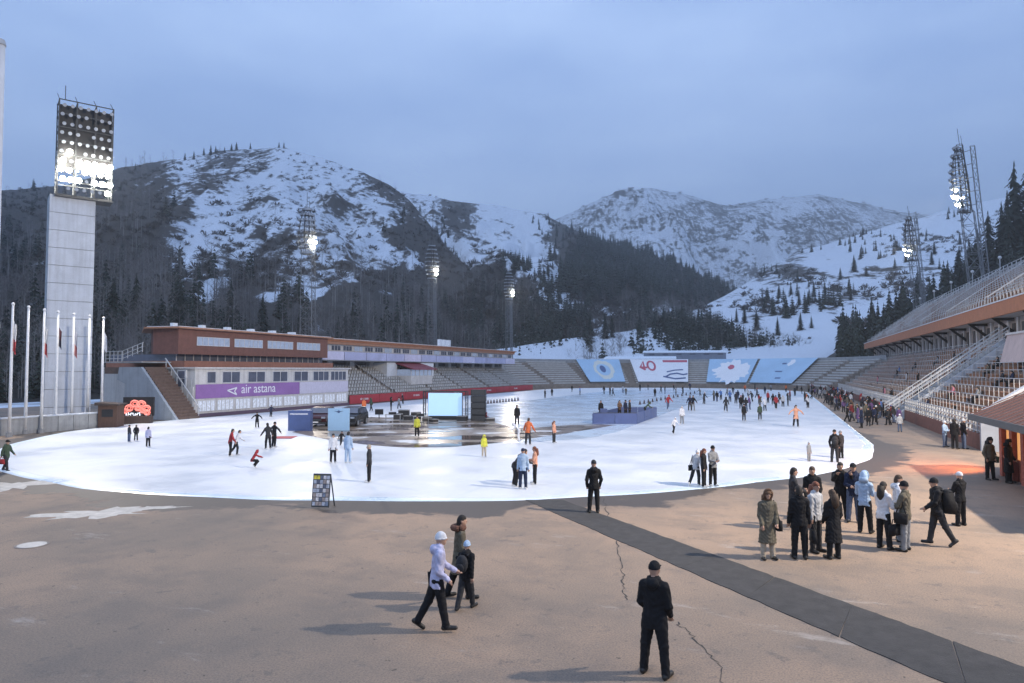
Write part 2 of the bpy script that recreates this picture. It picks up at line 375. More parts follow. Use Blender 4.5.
def stuff(name, protos, pts, h, m, label, cat, hv=.3, wide=1.0):
    v, f = tile(protos, pts, h, hv, wide); o = from_np(name, v, f, m); return tag(o, label, cat, kind='stuff')
def pn(px, py, s, sd): return patch(px, py, s, s*.7, sd)
# left hill
def denA(px, py):
    n = patch(px, py, 42, 30, 3.0)-.5
    return np.clip(.5*n+.8*sst(185, 135, px+40*n)+(.75-.45*sst(290,330,px)*sst(460,420,px)*sst(335,322,py))*sst(240, 285, py+80*n-18*sst(170,220,px)*sst(340,300,px))+.35*sst(345, 410, px+60*n-.25*(py-200)), 0, 1)
dA = denA
con_mask = lambda px, py: np.clip(sst(.47, .60, pn(px, py, 48, 41.0))+sst(315, 345, py)*.55*sst(.40, .55, pn(px, py, 35, 43.0))+.5*sst(150, 60, px), 0, 1)
ptA = hillA.scatter(15000, -500, 600, lambda px, py: dA(px, py)*con_mask(px, py)*.19*(1-.8*sst(415,455,px)))
stuff('conifer_forest', C_far, ptA, 11, M_con, 'dark conifer wood covering the lower left hillside behind the long building', 'forest')
ptB = hillA.scatter(14000, -500, 600, lambda px, py: dA(px, py)*(1-.7*con_mask(px, py))*.80*(1-.75*sst(415,455,px)))
stuff('bare_woodland', B_far, ptB, 12, M_bare, 'grey leafless woodland with snow between trunks on the left hillside', 'forest', wide=.85)
ptS = hillA.scatter(24000, -300, 560, lambda px, py: np.clip((denA(px, py)+.10)*1.6+.05, .02, .8)*sst(300, 250, py))
stuff('hillside_scrub', S_far, ptS, 2.8, M_shrub, 'low leafless scrub dotted over the snowy left hilltop', 'scrub', .6, 1.1)
# middle hill
dome = lambda px, py: sst(550, 585, px+30*(pn(px, py, 40, 2.2)-.5))*sst(232, 246, py+14*(pn(px, py, 30, 7.2)-.5)-.10*(px-575))*sst(304, 286, py)
ptD = hillB.scatter(24000, 540, 760, lambda px, py: dome(px, py)*.55*sst(.30,.52,pn(px,py,18,71.0)))
stuff('conifer_forest', C_far, ptD, 17, M_con, 'dense dark conifer wood on the dome of the middle hill', 'forest')
ptD = hillB.scatter(14000, 400, 800, lambda px, py: np.clip(sst(.50, .62, pn(px, py, 34, 61.0))*.30+sst(.42, .58, pn(px, py, 50, 63.0))*.10*sst(280, 310, py), 0, 1))
stuff('conifer_forest', C_far, ptD, 12, M_con, 'scattered conifer groves on the snowy foot of the middle hill', 'forest')
ptD = hillB.scatter(14000, 400, 820, lambda px, py: .22*sst(285, 305, py)*sst(.44, .6, pn(px, py, 40, 66.0)))
stuff('bare_woodland', B_far, ptD, 12, M_bare, 'grey leafless woodland below the conifer dome of the middle hill', 'forest', wide=.9)
ptS = hillB.scatter(18000, 380, 720, lambda px, py: np.clip((covB(px, py)-.47)*2.4, 0, .8))
stuff('hillside_scrub', S_far, ptS, 4.5, M_shrub, 'leafless scrub dotted over the snowy middle hill', 'scrub', .6, 1.1)
# far mountain specks, right-hand snow slope, near right wood
ptS = hillC.scatter(14000, 520, 960, lambda px, py: np.clip((covC(px, py)-.50)*6, .1, .7))
stuff('mountain_scrub', S_far, ptS, 10, M_shrub, 'dark scrub speckling the far snowy mountain', 'scrub', .5, 1.3)
ptS = hillD.scatter(9000, 640, 1100, lambda px, py: np.clip(sst(.52, .64, patch(px, py, 45, 16, 51.0))*.6, 0, 1)*sst(345, 330, py))
stuff('hillside_scrub', S_far, ptS, 3.4, M_shrub, 'thickets of leafless scrub on the broad right-hand snow slope', 'scrub', .6, 1.1)
ptD = hillD.scatter(3000, 690, 1060, lambda px, py: sst(.54, .62, patch(px, py, 40, 15, 57.0))*.4*sst(325, 312, py))
stuff('conifer_forest', C_far, ptD, 10, M_con, 'small conifer groves scattered on the broad right-hand snow slope', 'forest')
ptD = hillE.scatter(1500, 840, 1500, lambda px, py: .75+0*px)
stuff('conifer_forest', [conifer_np(13, 9, s) for s in (31, 32, 33)], ptD, 15, M_con, 'black conifer wood rising behind the right-hand grandstand', 'forest')
# single conifers one can tell apart
crown_me = []
for s in (51, 52, 53):
    v, f = conifer_np(15, 11, s, 2); o = from_np('crown', v, f, M_con); crown_me.append(o.data); bpy.data.objects.remove(o)
v, f = trunk_np(.9, .022, 7); o = from_np('trunk', v, f, M_bark); trunk_me = o.data; bpy.data.objects.remove(o)
def conifer(loc, h, label, group, wide=1.0):
    t = thing('conifer_tree', label, 'tree', loc, random.uniform(0, 6.28), group); t.scale = (h*wide, h*wide, h)
    link('trunk', trunk_me, t); link('crown', random.choice(crown_me), t); return t
def on_hill(hill, px, py):
    Ys = np.linspace(float(hill.base(np.array(px)))*1.001, float(hill.R(px)), 4000); e = hill.py(np.full(4000, float(px)), Ys)
    k = np.argmax(e <= py) if (e <= py).any() else 3999
    return Vector(((px-512)/FPX*Ys[k], Ys[k], float(hill.z(np.array([float(px)]), Ys[k:k+1])[0])-.5)), Ys[k]
for hill, lab, grp, spots in (
    (hillA, 'lone dark conifer standing on the crest of the left snowy hill', 'conifers on the left crest', [(181,158,9),(190,157,10),(200,153,9),(207,152,11),(212,151,9),(221,150,7),(228,148,8),(233,147,9),(247,146,8),(276,145,7),(281,145,7)]),
    (hillB, 'dark conifer at the edge of the middle hill above the snow clearing', 'conifers on the middle hill', [(572,232,14),(583,238,12),(555,258,15),(548,275,15),(590,262,13),(576,285,16)]),
    (hillD, 'conifer standing by itself on the right-hand snow slope', 'conifers on the right slope', [(856,272,19),(908,262,14),(937,253,14),(963,243,13),(897,268,12),(868,276,12),(842,279,13),(815,296,16),(792,296,14),(780,298,15),(800,305,17),(809,304,14),(826,292,12),(934,262,13),(852,300,14),(765,312,18),(773,314,20),(737,322,16),(745,323,20),(714,333,17),(718,332,20),(757,330,22),(778,335,20),(801,330,20),(812,328,14),(640,334,22),(664,332,26),(682,329,24),(699,328,22),(605,338,26),(590,341,30),(612,337,24)]),
    (hillE, 'tall black conifer rising above the right-hand grandstand', 'conifers above the right grandstand', [(1020,262,105),(1006,268,70),(992,272,64),(1012,272,85),(981,278,52),(972,284,48),(962,288,44),(950,296,38),(1032,258,100)]),
    (hillA, 'dark conifer just behind the roof of the long building', 'conifers behind the long building', [(345,338,30),(352,336,34),(338,340,26),(425,340,30),(438,342,24),(398,338,26),(300,334,28),(180,325,46),(230,322,44),(262,328,36),(135,330,60),(112,335,60),(520,352,30),(532,350,26),(545,345,30),(565,330,34),(553,338,28)])):
    for px, py, hp in spots:
        loc, Y = on_hill(hill, px, py); lb, gr = lab, grp
        if hill is hillD: k_ = 0 if py < 290 else 1 if py < 316 else 2 if px < 705 else 3; lb = ['small conifer standing by itself high on the open right-hand snow slope','conifer in a loose row half way down the right-hand snow slope','dark conifer on the snowy bank above the long low shed','conifer on the snow just above the blue splash banner'][k_]; gr = ['conifers high on the right slope','conifers half way down the right slope','conifers above the long shed','conifers above the splash banner'][k_]
        if hill is hillA and lab.startswith('dark') and px < 150: lb, gr = 'tall dark conifer between the concrete pylon and the outside staircase', 'conifers by the pylon'
        if hill is hillA and lab.startswith('dark') and px > 500: lb, gr = 'dark conifer past the far tip of the seat gallery roof', 'conifers past the gallery'
        conifer(loc, hp*Y/FPX, lb, gr, random.uniform(.85, 1.25))
# ------------------------------------------------------------------ ground sheet, plaza, ice
def ground_mat():
    m, N, L, b = node_mat('valley snow ground'); b.inputs['Roughness'].default_value = .9
    tc = N.new('ShaderNodeTexCoord').outputs['Object']; a = noise_node(N, L, tc, .05, 8)
    L.new(mix_node(N, L, rng_node(N, L, a, .5, .62), (.68,.72,.78), (.16,.13,.11)), b.inputs['Base Color']); return m
g = MB().add([(-4000,-4000,-.05),(4000,-4000,-.05),(4000,4000,-.05),(-4000,4000,-.05)], [(0,1,2,3)]).build('ground', ground_mat()); tag(g, kind='structure')
def plaza_mat():
    m, N, L, b = node_mat('worn plaza asphalt'); b.inputs['Specular IOR Level'].default_value = .35
    tc = N.new('ShaderNodeTexCoord').outputs['Object']
    big = noise_node(N, L, tc, .09, 5); mid = noise_node(N, L, tc, .55, 7, .65); fine = noise_node(N, L, tc, 26, 4, .8); tire = noise_node(N, L, tc, .35, 6, .6, (1.0, .16, 1))
    c = mix_node(N, L, rng_node(N, L, big, .36, .64), (.245,.192,.148), (.41,.285,.195))
    c = mix_node(N, L, rng_node(N, L, mid, .46, .64, 0, .42), c, (.165,.140,.120))
    c = mix_node(N, L, rng_node(N, L, tire, .52, .70, 0, .4), c, (.15,.13,.115))
    blot = noise_node(N, L, tc, 1.6, 10, .78); c = mix_node(N, L, rng_node(N, L, blot, .56, .63, 0, .5), c, (.115,.106,.10))
    blo2 = noise_node(N, L, tc, 4.5, 9, .8); c = mix_node(N, L, rng_node(N, L, blo2, .58, .66, 0, .45), c, (.33,.29,.25))
    c = mix_node(N, L, rng_node(N, L, fine, .40, .66, 0, .6), c, (.095,.088,.082))
    grit = noise_node(N, L, tc, 70, 3, .8); c = mix_node(N, L, rng_node(N, L, grit, .58, .70, 0, .5), c, (.42,.38,.34))
    lt = noise_node(N, L, tc, .8, 9, .75, (.35, 1.0, 1)); c = mix_node(N, L, rng_node(N, L, lt, .58, .68, 0, .5), c, (.44,.40,.36))
    sp_ = noise_node(N, L, tc, 6.0, 2, .5); c = mix_node(N, L, rng_node(N, L, sp_, .71, .75, 0, .75), c, (.055,.05,.047))
    # melt water kept along the ice edge
    ln = N.new('ShaderNodeVectorMath'); ln.operation = 'LENGTH'; L.new(tc, ln.inputs[0])
    d = math_node(N, L, 'ADD', ln.outputs['Value'], math_node(N, L, 'MULTIPLY', math_node(N, L, 'SUBTRACT', mid, .5), 5.5))
    d = math_node(N, L, 'ADD', d, math_node(N, L, 'MULTIPLY', math_node(N, L, 'SUBTRACT', noise_node(N, L, tc, .16, 2), .5), 5.0))
    wet = rng_node(N, L, d, 32.5, 33.0, 1, 0)
    c = mix_node(N, L, wet, c, (.085,.072,.062)); L.new(c, b.inputs['Base Color'])
    L.new(rng_node(N, L, wet, 0, 1, .85, .62), b.inputs['Roughness'])
    bp = N.new('ShaderNodeBump'); bp.inputs['Strength'].default_value = .35; bp.inputs['Distance'].default_value = .012; L.new(fine, bp.inputs['Height']); L.new(bp.outputs[0], b.inputs['Normal'])
    return m
c0 = W(U0, V0)
plaza = MB().add([(-70,-110,0),(75,-110,0),(75,165,0),(-70,165,0)], [(0,1,2,3)]).build('plaza', plaza_mat()); plaza.location = c0; plaza.rotation_euler = (0,0,-TH); tag(plaza, kind='structure')
def stadium(R, n=72, v0=V0, v1=V1, wob=0.0):
    pts = []
    for k in range(n+1):
        a = math.pi*k/n; rr = R+wob*math.sin(a*9)+wob*.6*math.sin(a*17); pts.append((U0+rr*math.cos(a), v1+rr*math.sin(a)))
    for k in range(n+1):
        a = math.pi+math.pi*k/n; rr = R+wob*math.sin(a*11)+wob*.7*math.sin(a*23+1)+wob*.4*math.sin(a*41); pts.append((U0+rr*math.cos(a), v0+rr*math.sin(a)))
    return pts
def ice_mat(name, a, b_, rough, blue=0.0):
    m, N, L, b = node_mat(name)
    tc = N.new('ShaderNodeTexCoord').outputs['Object']; n1 = noise_node(N, L, tc, .25, 7, .65); n2 = noise_node(N, L, tc, 5, 5, .7); sw = noise_node(N, L, tc, .5, 5, .6, (2.5, .12, 1))
    c = mix_node(N, L, rng_node(N, L, n1, .35, .68), a, b_); c = mix_node(N, L, rng_node(N, L, n2, .55, .75, 0, .3), c, tuple(x*.82 for x in a)); c = mix_node(N, L, rng_node(N, L, sw, .55, .72, 0, .35), c, (.52,.58,.64))
    sc1 = noise_node(N, L, tc, 2.2, 5, .7, (4.0, .35, 1)); c = mix_node(N, L, rng_node(N, L, sc1, .56, .66, 0, .30), c, (.47,.53,.59)); sc2 = noise_node(N, L, tc, 3.0, 5, .7, (.4, 3.5, 1)); c = mix_node(N, L, rng_node(N, L, sc2, .57, .66, 0, .22), c, (.48,.54,.60))
    if blue: c = mix_node(N, L, rng_node(N, L, n1, .42, .62, 0, blue), c, (.42,.58,.74))
    L.new(c, b.inputs['Base Color'])
    L.new(rng_node(N, L, n1, .3, .7, rough*.7, rough*1.3), b.inputs['Roughness'])
    bp = N.new('ShaderNodeBump'); bp.inputs['Strength'].default_value = .15; bp.inputs['Distance'].default_value = .01; L.new(n2, bp.inputs['Height']); L.new(bp.outputs[0], b.inputs['Normal'])
    return m
M_ice = ice_mat('skating ice', (.60,.63,.665), (.71,.725,.745), .45)
M_rim = ice_mat('melting pale blue ice edge', (.60,.72,.82), (.78,.84,.88), .35)
M_ice2 = ice_mat('bluish wet ice', (.56,.63,.70), (.66,.71,.75), .26, .45)
def slab(mb, pts, z0, z1, inset):
    cx, cy_ = U0, (V0+V1)/2; n = len(pts)
    def ins(p, d):
        vc = min(max(p[1], V0), V1); q = Vector((p[0]-U0, p[1]-vc)); q = q*(1-d/max(q.length, 1e-3)); return (U0+q.x, vc+q.y)
    a = [(x, y, z0) for x, y in pts]; b = [(*ins(p, inset), z1) for p in pts]
    mb.add(a+b, [(i, (i+1) % n, n+(i+1) % n, n+i) for i in range(n)]+[tuple(range(n, 2*n))]); return mb
def rinkobj(mb, name, m):
    o = mb.build(name, m); o.rotation_euler = (0,0,-TH); return tag(o, kind='structure')
rinkobj(slab(MB(), stadium(RO, 90, wob=.10), .004, .035, .12), 'ice_rim', M_rim)
rinkobj(slab(MB(), stadium(RO-.5, 90, wob=.2), .036, .045, .08), 'ice_track', M_ice)
rinkobj(slab(MB(), stadium(RI, 60, V0+2, wob=.12), .046, .050, .05), 'ice_infield', M_ice2)
# wet tarmac at the near end of the infield: dark, standing water, streaks of slush
def pond_mat():
    m, N, L, b = node_mat('wet infield tarmac')
    tc = N.new('ShaderNodeTexCoord').outputs['Object']; n1 = noise_node(N, L, tc, .30, 6, .6, (.6, 1.3, 1)); n2 = noise_node(N, L, tc, 1.3, 6)
    water = rng_node(N, L, n1, .40, .52, 1, 0); sl_ = rng_node(N, L, n1, .585, .62)
    c = mix_node(N, L, n2, (.13,.10,.075), (.24,.185,.14)); c = mix_node(N, L, water, c, (.11,.085,.065)); c = mix_node(N, L, sl_, c, (.70,.72,.74))
    L.new(c, b.inputs['Base Color']); L.new(rng_node(N, L, water, 0, 1, .34, .07), b.inputs['Roughness']); b.inputs['Specular IOR Level'].default_value = .5
    return m
pts = [(345,419),(318,424),(292,432),(330,440),(370,445),(405,447.5),(450,447),(490,443.5),(530,438.5),(565,433.5),(598,428),(615,425),(600,424.2),(570,425),(545,427),(515,428),(500,424),(486,419.5),(440,417),(400,418),(372,417)]
o = MB().add([G(x, y, .056) for x, y in pts], [tuple(range(len(pts)))]).build('wet_infield', pond_mat()); tag(o, kind='structure')
# crossing mat, cracks, manhole, snow rests on the plaza
sa = [G(525,500,.008), G(945,683,.008), G(1180,790,.008)]; sb = [G(563,500,.008), G(1024,667,.008), G(1300,765,.008)]
M_strip = mat('dark rubber crossing mat', (.055,.052,.050), .9, .3, 3, bump=.4, bscale=30)
cm = bpy.data.objects.new('crossing_mat', None); COL.objects.link(cm); cm.location = sa[0]; tag(cm, kind='structure'); r_ = random.Random(4); NS = 13
ea = [sa[0]+(sa[1]-sa[0])*1.9*k/NS for k in range(NS+1)]; eb = [sb[0]+(sb[1]-sb[0])*1.72*k/NS for k in range(NS+1)]
for k in range(NS):
    vs = []; n_ = 8; gap = .0022
    for e0, e1, sg in ((ea[k], ea[k+1], -1), (eb[k], eb[k+1], 1)):
        for q in range(n_+1): t = gap+(1-2*gap)*q/n_; vs.append(e0.lerp(e1, t)+(sb[0]-sa[0]).normalized()*r_.uniform(-.035,.02)*sg-sa[0])
    m = n_+1; top = [(x, y, r_.uniform(.004,.011)) for x, y, z in vs]; bot = [(x, y, -.006) for x, y, z in vs]
    fs = [(q, q+1, m+q+1, m+q) for q in range(n_)]; per = list(range(m))+list(range(2*m-1, m-1, -1)); o2 = 2*m
    fs += [(per[q], per[(q+1) % len(per)], o2+per[(q+1) % len(per)], o2+per[q]) for q in range(len(per))]
    MB().add(top+bot, fs).build('mat_section', M_strip, cm)
M_crack = mat('crack filler', (.045,.04,.037), .9, .2)
def crack(pp, w):
    mb = MB(); L_ = []
    for i in range(len(pp)-1):
        a, b = Vector(pp[i]), Vector(pp[i+1])
        for q in range(8): t = q/8; L_.append(a.lerp(b, t)+Vector((random.uniform(-.06,.06), random.uniform(-.06,.06), 0)))
    L_.append(Vector(pp[-1])); vs = []
    for i, p in enumerate(L_):
        d = (L_[min(i+1, len(L_)-1)]-L_[max(i-1, 0)]).normalized(); n = Vector((-d.y, d.x, 0))*w*random.uniform(.3, 1.2)*.5; vs += [p-n, p+n]
    mb.add(vs, [(2*i, 2*i+2, 2*i+3, 2*i+1) for i in range(len(L_)-1)]); o = mb.build('crack', M_crack); o.parent = plaza; o.matrix_parent_inverse = (Matrix.Translation(c0) @ Matrix.Rotation(-TH, 4, 'Z')).inverted()
crack([G(*p, .005) for p in [(603,498),(608,516),(616,540),(620,556),(624,575),(622,590),(626,600)]], .035)
crack([G(*p, .005) for p in [(676,622),(690,634),(708,650),(718,664),(724,690)]], .03)
mh = thing('manhole_cover', 'round pale manhole cover set in the plaza', 'manhole', G(32,545,.004))
MB().tube([(0,0,0),(0,0,.012)], .36, 24).build('cover_plate', mat('pale worn iron', (.45,.43,.40), .6, .2, 6), mh); mbr = MB()
for k in range(24):
    a = 2*math.pi*k/24; b = 2*math.pi*(k+1)/24; mbr.hexa([(r*math.cos(x), r*math.sin(x), z) for z in (0, .01) for r, x in ((.37,a),(.42,a),(.42,b),(.37,b))])
mbr.build('rim', M_dkconc, mh)
def snow_patch(px, py, rx, ry, seed):
    r = random.Random(seed); c = G(px, py, .004); n = 40; ph = [r.uniform(0, 6.28) for _ in range(5)]; vs = [(0,0,.014)]
    for ring, zz in ((.7, .012), (1.0, 0)):
        for k in range(n):
            a = 2*math.pi*k/n; w = 1+.22*math.sin(2*a+ph[0])+.22*math.sin(3*a+ph[1])+.2*math.sin(7*a+ph[2])+.16*math.sin(13*a+ph[3])+.1*math.sin(17*a+ph[4]); vs.append((rx*w*ring*math.cos(a), ry*w*ring*math.sin(a), zz))
    fs = [(0, 1+k, 1+(k+1) % n) for k in range(n)]+[(1+k, 1+n+k, 1+n+(k+1) % n, 1+(k+1) % n) for k in range(n)]
    o = MB().add(vs, fs).build('snow_patch', mat('grey slush', (.42,.40,.37), .6, .35, 2.5, bump=.4), smooth=True); o.location = c; o.rotation_euler = (0,0,.25); tag(o, kind='structure')
snow_patch(98,513,1.5,.9,1); snow_patch(8,486,1.6,1.2,2); snow_patch(150,508,.9,.3,3)
# ------------------------------------------------------------------ things laid out on the rink axes
ORG = {}
def rthing(name, label, cat, u, v, group=None):
    t = thing(name, label, cat, W(u, v), -TH, group); ORG[t.name] = (u, v); return t
def rp(mb, name, m, t, smooth=False, sub=None):
    u, v = ORG[t.name]; mb.v = [(a-u, b-v, c) for a, b, c in mb.v]; return mb.build(name, m, sub or t, smooth)
def text_mesh(s, size, m, name='lettering', parent=None, loc=(0,0,0), rot=(0,0,0), ext=.01, align='LEFT'):
    c = bpy.data.curves.new(name, 'FONT'); c.body = s; c.size = size; c.extrude = ext; c.align_x = align
    o = bpy.data.objects.new(name, c); COL.objects.link(o); bpy.context.view_layer.update()
    me = bpy.data.meshes.new_from_object(o.evaluated_get(bpy.context.evaluated_depsgraph_get())); bpy.data.objects.remove(o)
    me.materials.clear(); me.materials.append(m); o = link(name, me, parent); o.location = loc; o.rotation_euler = rot; return o
# ============ main building on the left
bl = rthing('main_building', 'long low clubhouse with brown cladding, white ground floor and sponsor banner', 'building', -57.5, 55)
rp(MB().box(-71,-57.5,55,82.5,0,2.05).box(-71,-57.52,55.02,82.5,2.05,5.15).box(-71,-57.2,54.7,82.8,5.15,5.3), 'wall', M_wall, bl)
rp(MB().box(-72,-60.1,56,82.5,5.3,6.0), 'balcony_band', mat('brown balcony band', (.30,.13,.085), .6, .18, 2, streak=.2), bl)
rp(MB().box(-72,-62.0,56.6,82.5,6.0,6.75), 'glazed_band', M_glass, bl)
mb = MB()
for k in range(22): mb.box(-62.0,-61.93,56.6+k*1.19,56.68+k*1.19,6.0,6.75)
rp(mb, 'glazing_bar', M_frame, bl)
rp(MB().prism([(-61,56),(-64.5,55.8),(-72,62),(-72,82.4),(-61,82.4)], 'z', 6.75, 9.55), 'clad_storey', M_brown, bl)
rf = rp(MB().prism([(-60.4,55.4),(-65.0,55.0),(-73,61.5),(-73,162),(-62.2,162),(-62.2,82.9),(-60.4,82.9)], 'z', 9.55, 9.72), 'roof', M_fasc, bl)
rp(MB().prism([(-60.6,55.7),(-64.9,55.3),(-72.8,61.6),(-72.8,161.8),(-62.4,161.8),(-62.4,82.7),(-60.6,82.7)], 'z', 9.72, 9.8), 'roof_snow', M_snow, bl, sub=rf)
for k in range(6): rp(MB().box(-64.5-.1*k,-64.0,58+k*4.1,58.6+k*4.1,9.8,10.35), 'roof_vent', M_white, bl, sub=rf)
for k in range(3): rp(MB().box(-64.4,-63.8,123+k*2,123.8+k*2,9.8,11.2), 'roof_vent', M_white, bl, sub=rf)
def window(t, u, v0, v1, z0, z1, n, glass, d=.06, fr=.07):
    fm = MB().box(u-.02,u+d,v0,v1,z0,z0+fr).box(u-.02,u+d,v0,v1,z1-fr,z1)
    for k in range(n+1):
        v = v0+(v1-v0-fr)*k/n; fm.box(u-.02,u+d-.004,v,v+fr,z0+fr,z1-fr)
    w = rp(fm, 'window', M_frame, t); 
    for k in range(n): 
        a = v0+(v1-v0-fr)*k/n+fr; rp(MB().box(u-.01,u+.012,a,v0+(v1-v0-fr)*(k+1)/n,z0+fr,z1-fr), 'pane', glass, t, sub=w)
for a, b in ((58.5,63.4),(64.2,69.0),(69.9,74.8),(75.6,80.6)): window(bl, -61, a, b, 7.75, 8.75, 6, M_glassL)
for a, b, n in ((56.6,57.9,1),(58.8,61.5,2),(62.7,65.6,2),(66.9,69.6,2),(70.8,73.6,2),(74.6,78,3),(78.4,82,4)): window(bl, -57.52, a, b, 3.55, 4.85, n, M_glass)
M_glassG = mat('lit ground floor glass', (.35,.38,.45), .12, .9, 4, spec=.8, emit=(.80,.86,1.0), estr=.45)
for k in range(10): window(bl, -57.5, 55.4+k*2.7, 57.8+k*2.7, .55, 1.75, 4, M_glassG)
rp(MB().box(-58,-57.3,54.8,82.6,0,.35), 'plinth', mat('plum plinth', (.13,.09,.14), .7), bl)
ban = rp(MB().box(-57.5,-57.42,55.1,71.8,1.95,3.45), 'banner', M_purple, bl)
rp(MB().box(-57.5,-57.42,71.85,82.4,1.95,3.45), 'banner', mat('white lilac banner', (.60,.57,.68), .6, .1), bl)
t1 = text_mesh('air astana', 1.5, M_text, 'lettering', ban, (0,0,0), (math.pi/2,0,math.pi/2)); t1.location = (.09,6.6,2.35)
lm = MB(); 
for p, q in (((.0,5.9,3.0),(.0,4.5,2.72)),((.0,4.5,2.72),(.0,5.9,2.2)),((.0,5.9,3.0),(.0,5.55,2.6)),((.0,5.55,2.6),(.0,5.9,2.2))): lm.bar((.1,p[1],p[2]),(.1,q[1],q[2]),.04,.13)
lm.build('arrow_logo', M_text, ban)
# near end: terrace recess, doors, side stair with solid parapet
rp(MB().box(-66,-57.6,54.85,54.98,0,3.2), 'end_wall', M_wall, bl)
for u in (-59.2,-62.2):
    d = rp(MB().box(u-.62,u+.62,54.84,54.99,3.25,5.05), 'door_frame', M_white, bl)
    rp(MB().box(u-.45,u+.45,54.80,54.838,3.25,4.9), 'door', M_glass, bl, sub=d)
tr = MB().bar((-57.6,54.75,4.1),(-66,54.75,4.1),.05)
for k in range(13): tr.bar((-57.7-k*.69,54.75,3.2),(-57.7-k*.69,54.75,4.1),.03)
rp(tr, 'terrace_railing', M_rail, bl)
st = rthing('outside_staircase', 'outside stair with solid grey parapet climbing the end of the clubhouse', 'staircase', -60, 52)
rp(MB().prism([(-55.9,0),(-60.9,5.3),(-64,5.3),(-64.3,4.0),(-63.1,3.6),(-63.3,0)], 'y', 51.3, 51.6), 'parapet', mat('blue grey render', (.34,.38,.43), .85, .14, 1, bump=.15, streak=.35), st)
M_step = mat('brown stair tread', (.15,.10,.08), .7, .3, 3)
for k in range(18): rp(MB().box(-60.9,-55.95-k*.275,51.6,54.2,k*.295,(k+1)*.295-.01), 'step', M_step, st)
rp(MB().box(-66.5,-60.9,51.6,54.2,4.6,5.3), 'landing', M_step, st)
hr = MB().bar((-55.9,54.25,.95),(-60.9,54.25,6.25),.09)
for k in range(7): hr.bar((-56.1-k*.78,54.25,k*.83),(-56.1-k*.78,54.25,1.1+k*.83),.05)
rp(hr, 'handrail', M_rail, st)
lr = MB()
for zz in (6.2,6.6,7.0): lr.bar((-62.2,52.6,zz+.9),(-65,52.4,zz),.05); lr.bar((-65,52.4,zz),(-67.5,52.4,zz),.05)
for k in range(5): lr.bar((-62.2-k*.7,52.5,6.9-k*.22),(-62.2-k*.7,52.5,7.9-k*.22),.05)
for k in range(5): lr.bar((-65-k*.6,52.4,5.9),(-65-k*.6,52.4,7.0),.05)
rp(lr, 'landing_railing', M_rail, st); rp(MB().box(-67.6,-62,52.3,56,5.75,5.9), 'upper_landing', M_grey, st)
# ---- grandstand wing
gw = rthing('grandstand_wing', 'long gallery over grey seat rows with lilac banner balcony, left of the ice', 'grandstand', -62, 120)
rp(MB().box(-72,-62.6,82.6,161.5,8.9,9.54), 'fascia', M_fasc, gw); rp(MB().box(-72,-62.45,82.6,161.6,9.35,9.55), 'fascia_trim', M_orange, gw)
rp(MB().box(-72,-63.2,82.6,161.3,7.75,8.9), 'gallery_wall', M_wall, gw)
for k in range(26): window(gw, -63.2, 83.2+k*3.0, 85.6+k*3.0, 7.95, 8.8, 3, M_glass if k % 3 else M_glassL)
rp(MB().box(-72,-62.5,82.5,161.4,6.42,6.52), 'balcony_slab', M_grey, gw)
for k in range(13):
    rp(MB().box(-62.55,-62.45,82.6+k*6.06,88.5+k*6.06,6.55,7.82), 'banner', M_lilac if k % 4 else mat('pale lilac banner', (.62,.60,.76), .6, .15, .8), gw)
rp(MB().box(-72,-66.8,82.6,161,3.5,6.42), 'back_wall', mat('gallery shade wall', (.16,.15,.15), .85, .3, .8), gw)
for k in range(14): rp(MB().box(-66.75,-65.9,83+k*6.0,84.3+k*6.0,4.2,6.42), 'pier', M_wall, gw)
NR = 9
for r in range(NR):
    u1 = -58.2-r*.9; z = 1.1+r*.5
    rp(MB().box(-67,u1,82.9,161,z-.5 if r else 0,z), 'tier', M_dkconc, gw)
    sm = MB()
    for k in range(int(78/.75)):
        v = 83.3+k*.75
        if abs((v-83) % 13) < .9: continue
        sm.box(u1-.55,u1-.15,v,v+.5,z+.30,z+.36).box(u1-.62,u1-.56,v,v+.5,z+.36,z+.72).box(u1-.4,u1-.3,v+.2,v+.3,z,z+.3)
    tag(rp(sm, 'seat_row', M_seat, gw), kind='stuff')
for k in range(10):
    rp(MB().box(-57.62,-57.5,83+k*7.8,90.7+k*7.8,.1,1.35), 'barrier_banner', M_red, gw)
    if k % 2 == 0: 
        q = text_mesh('air astana', .55, M_text, 'lettering', gw, (0,0,0), (math.pi/2,0,math.pi/2)); q.location = (-57.48+62,85.6+k*7.8-120,.6)
for v in (96,140,142):
    ir = MB().bar((-58.3,v,1.9),(-66,v,6.3),.06)
    for k in range(7): ir.bar((-58.4-k*1.2,v,1.2+k*.68),(-58.4-k*1.2,v,2.0+k*.68),.05)
    rp(ir, 'aisle_rail', M_rail, gw)
vb = rthing('commentary_booth', 'glazed booth with sloping dark red roof set among grey seat rows', 'booth', -61, 109)
rp(MB().box(-64.5,-60.2,105.2,113,2.4,4.0), 'wall', M_wall, vb); rp(MB().box(-64.5,-60.3,105.3,112.9,4.0,5.1), 'glazing', M_glassL, vb)
fr = MB()
for k in range(6): fr.box(-60.3,-60.2,105.2+k*1.53,105.32+k*1.53,4.0,5.1)
rp(fr, 'mullion', M_frame, vb)
rp(MB().prism([(-59.4,5.05),(-59.4,5.2),(-65,6.9),(-65,6.7)], 'y', 104.6, 113.6), 'roof', mat('dark red roof sheet', (.22,.03,.04), .5, .2, 1), vb)
rp(MB().box(-66.7,-63,101.8,105.1,3.8,6.3), 'side_block', M_white, vb); rp(MB().box(-66.7,-62.6,113.1,118,3.8,6.3), 'side_block', M_white, vb)
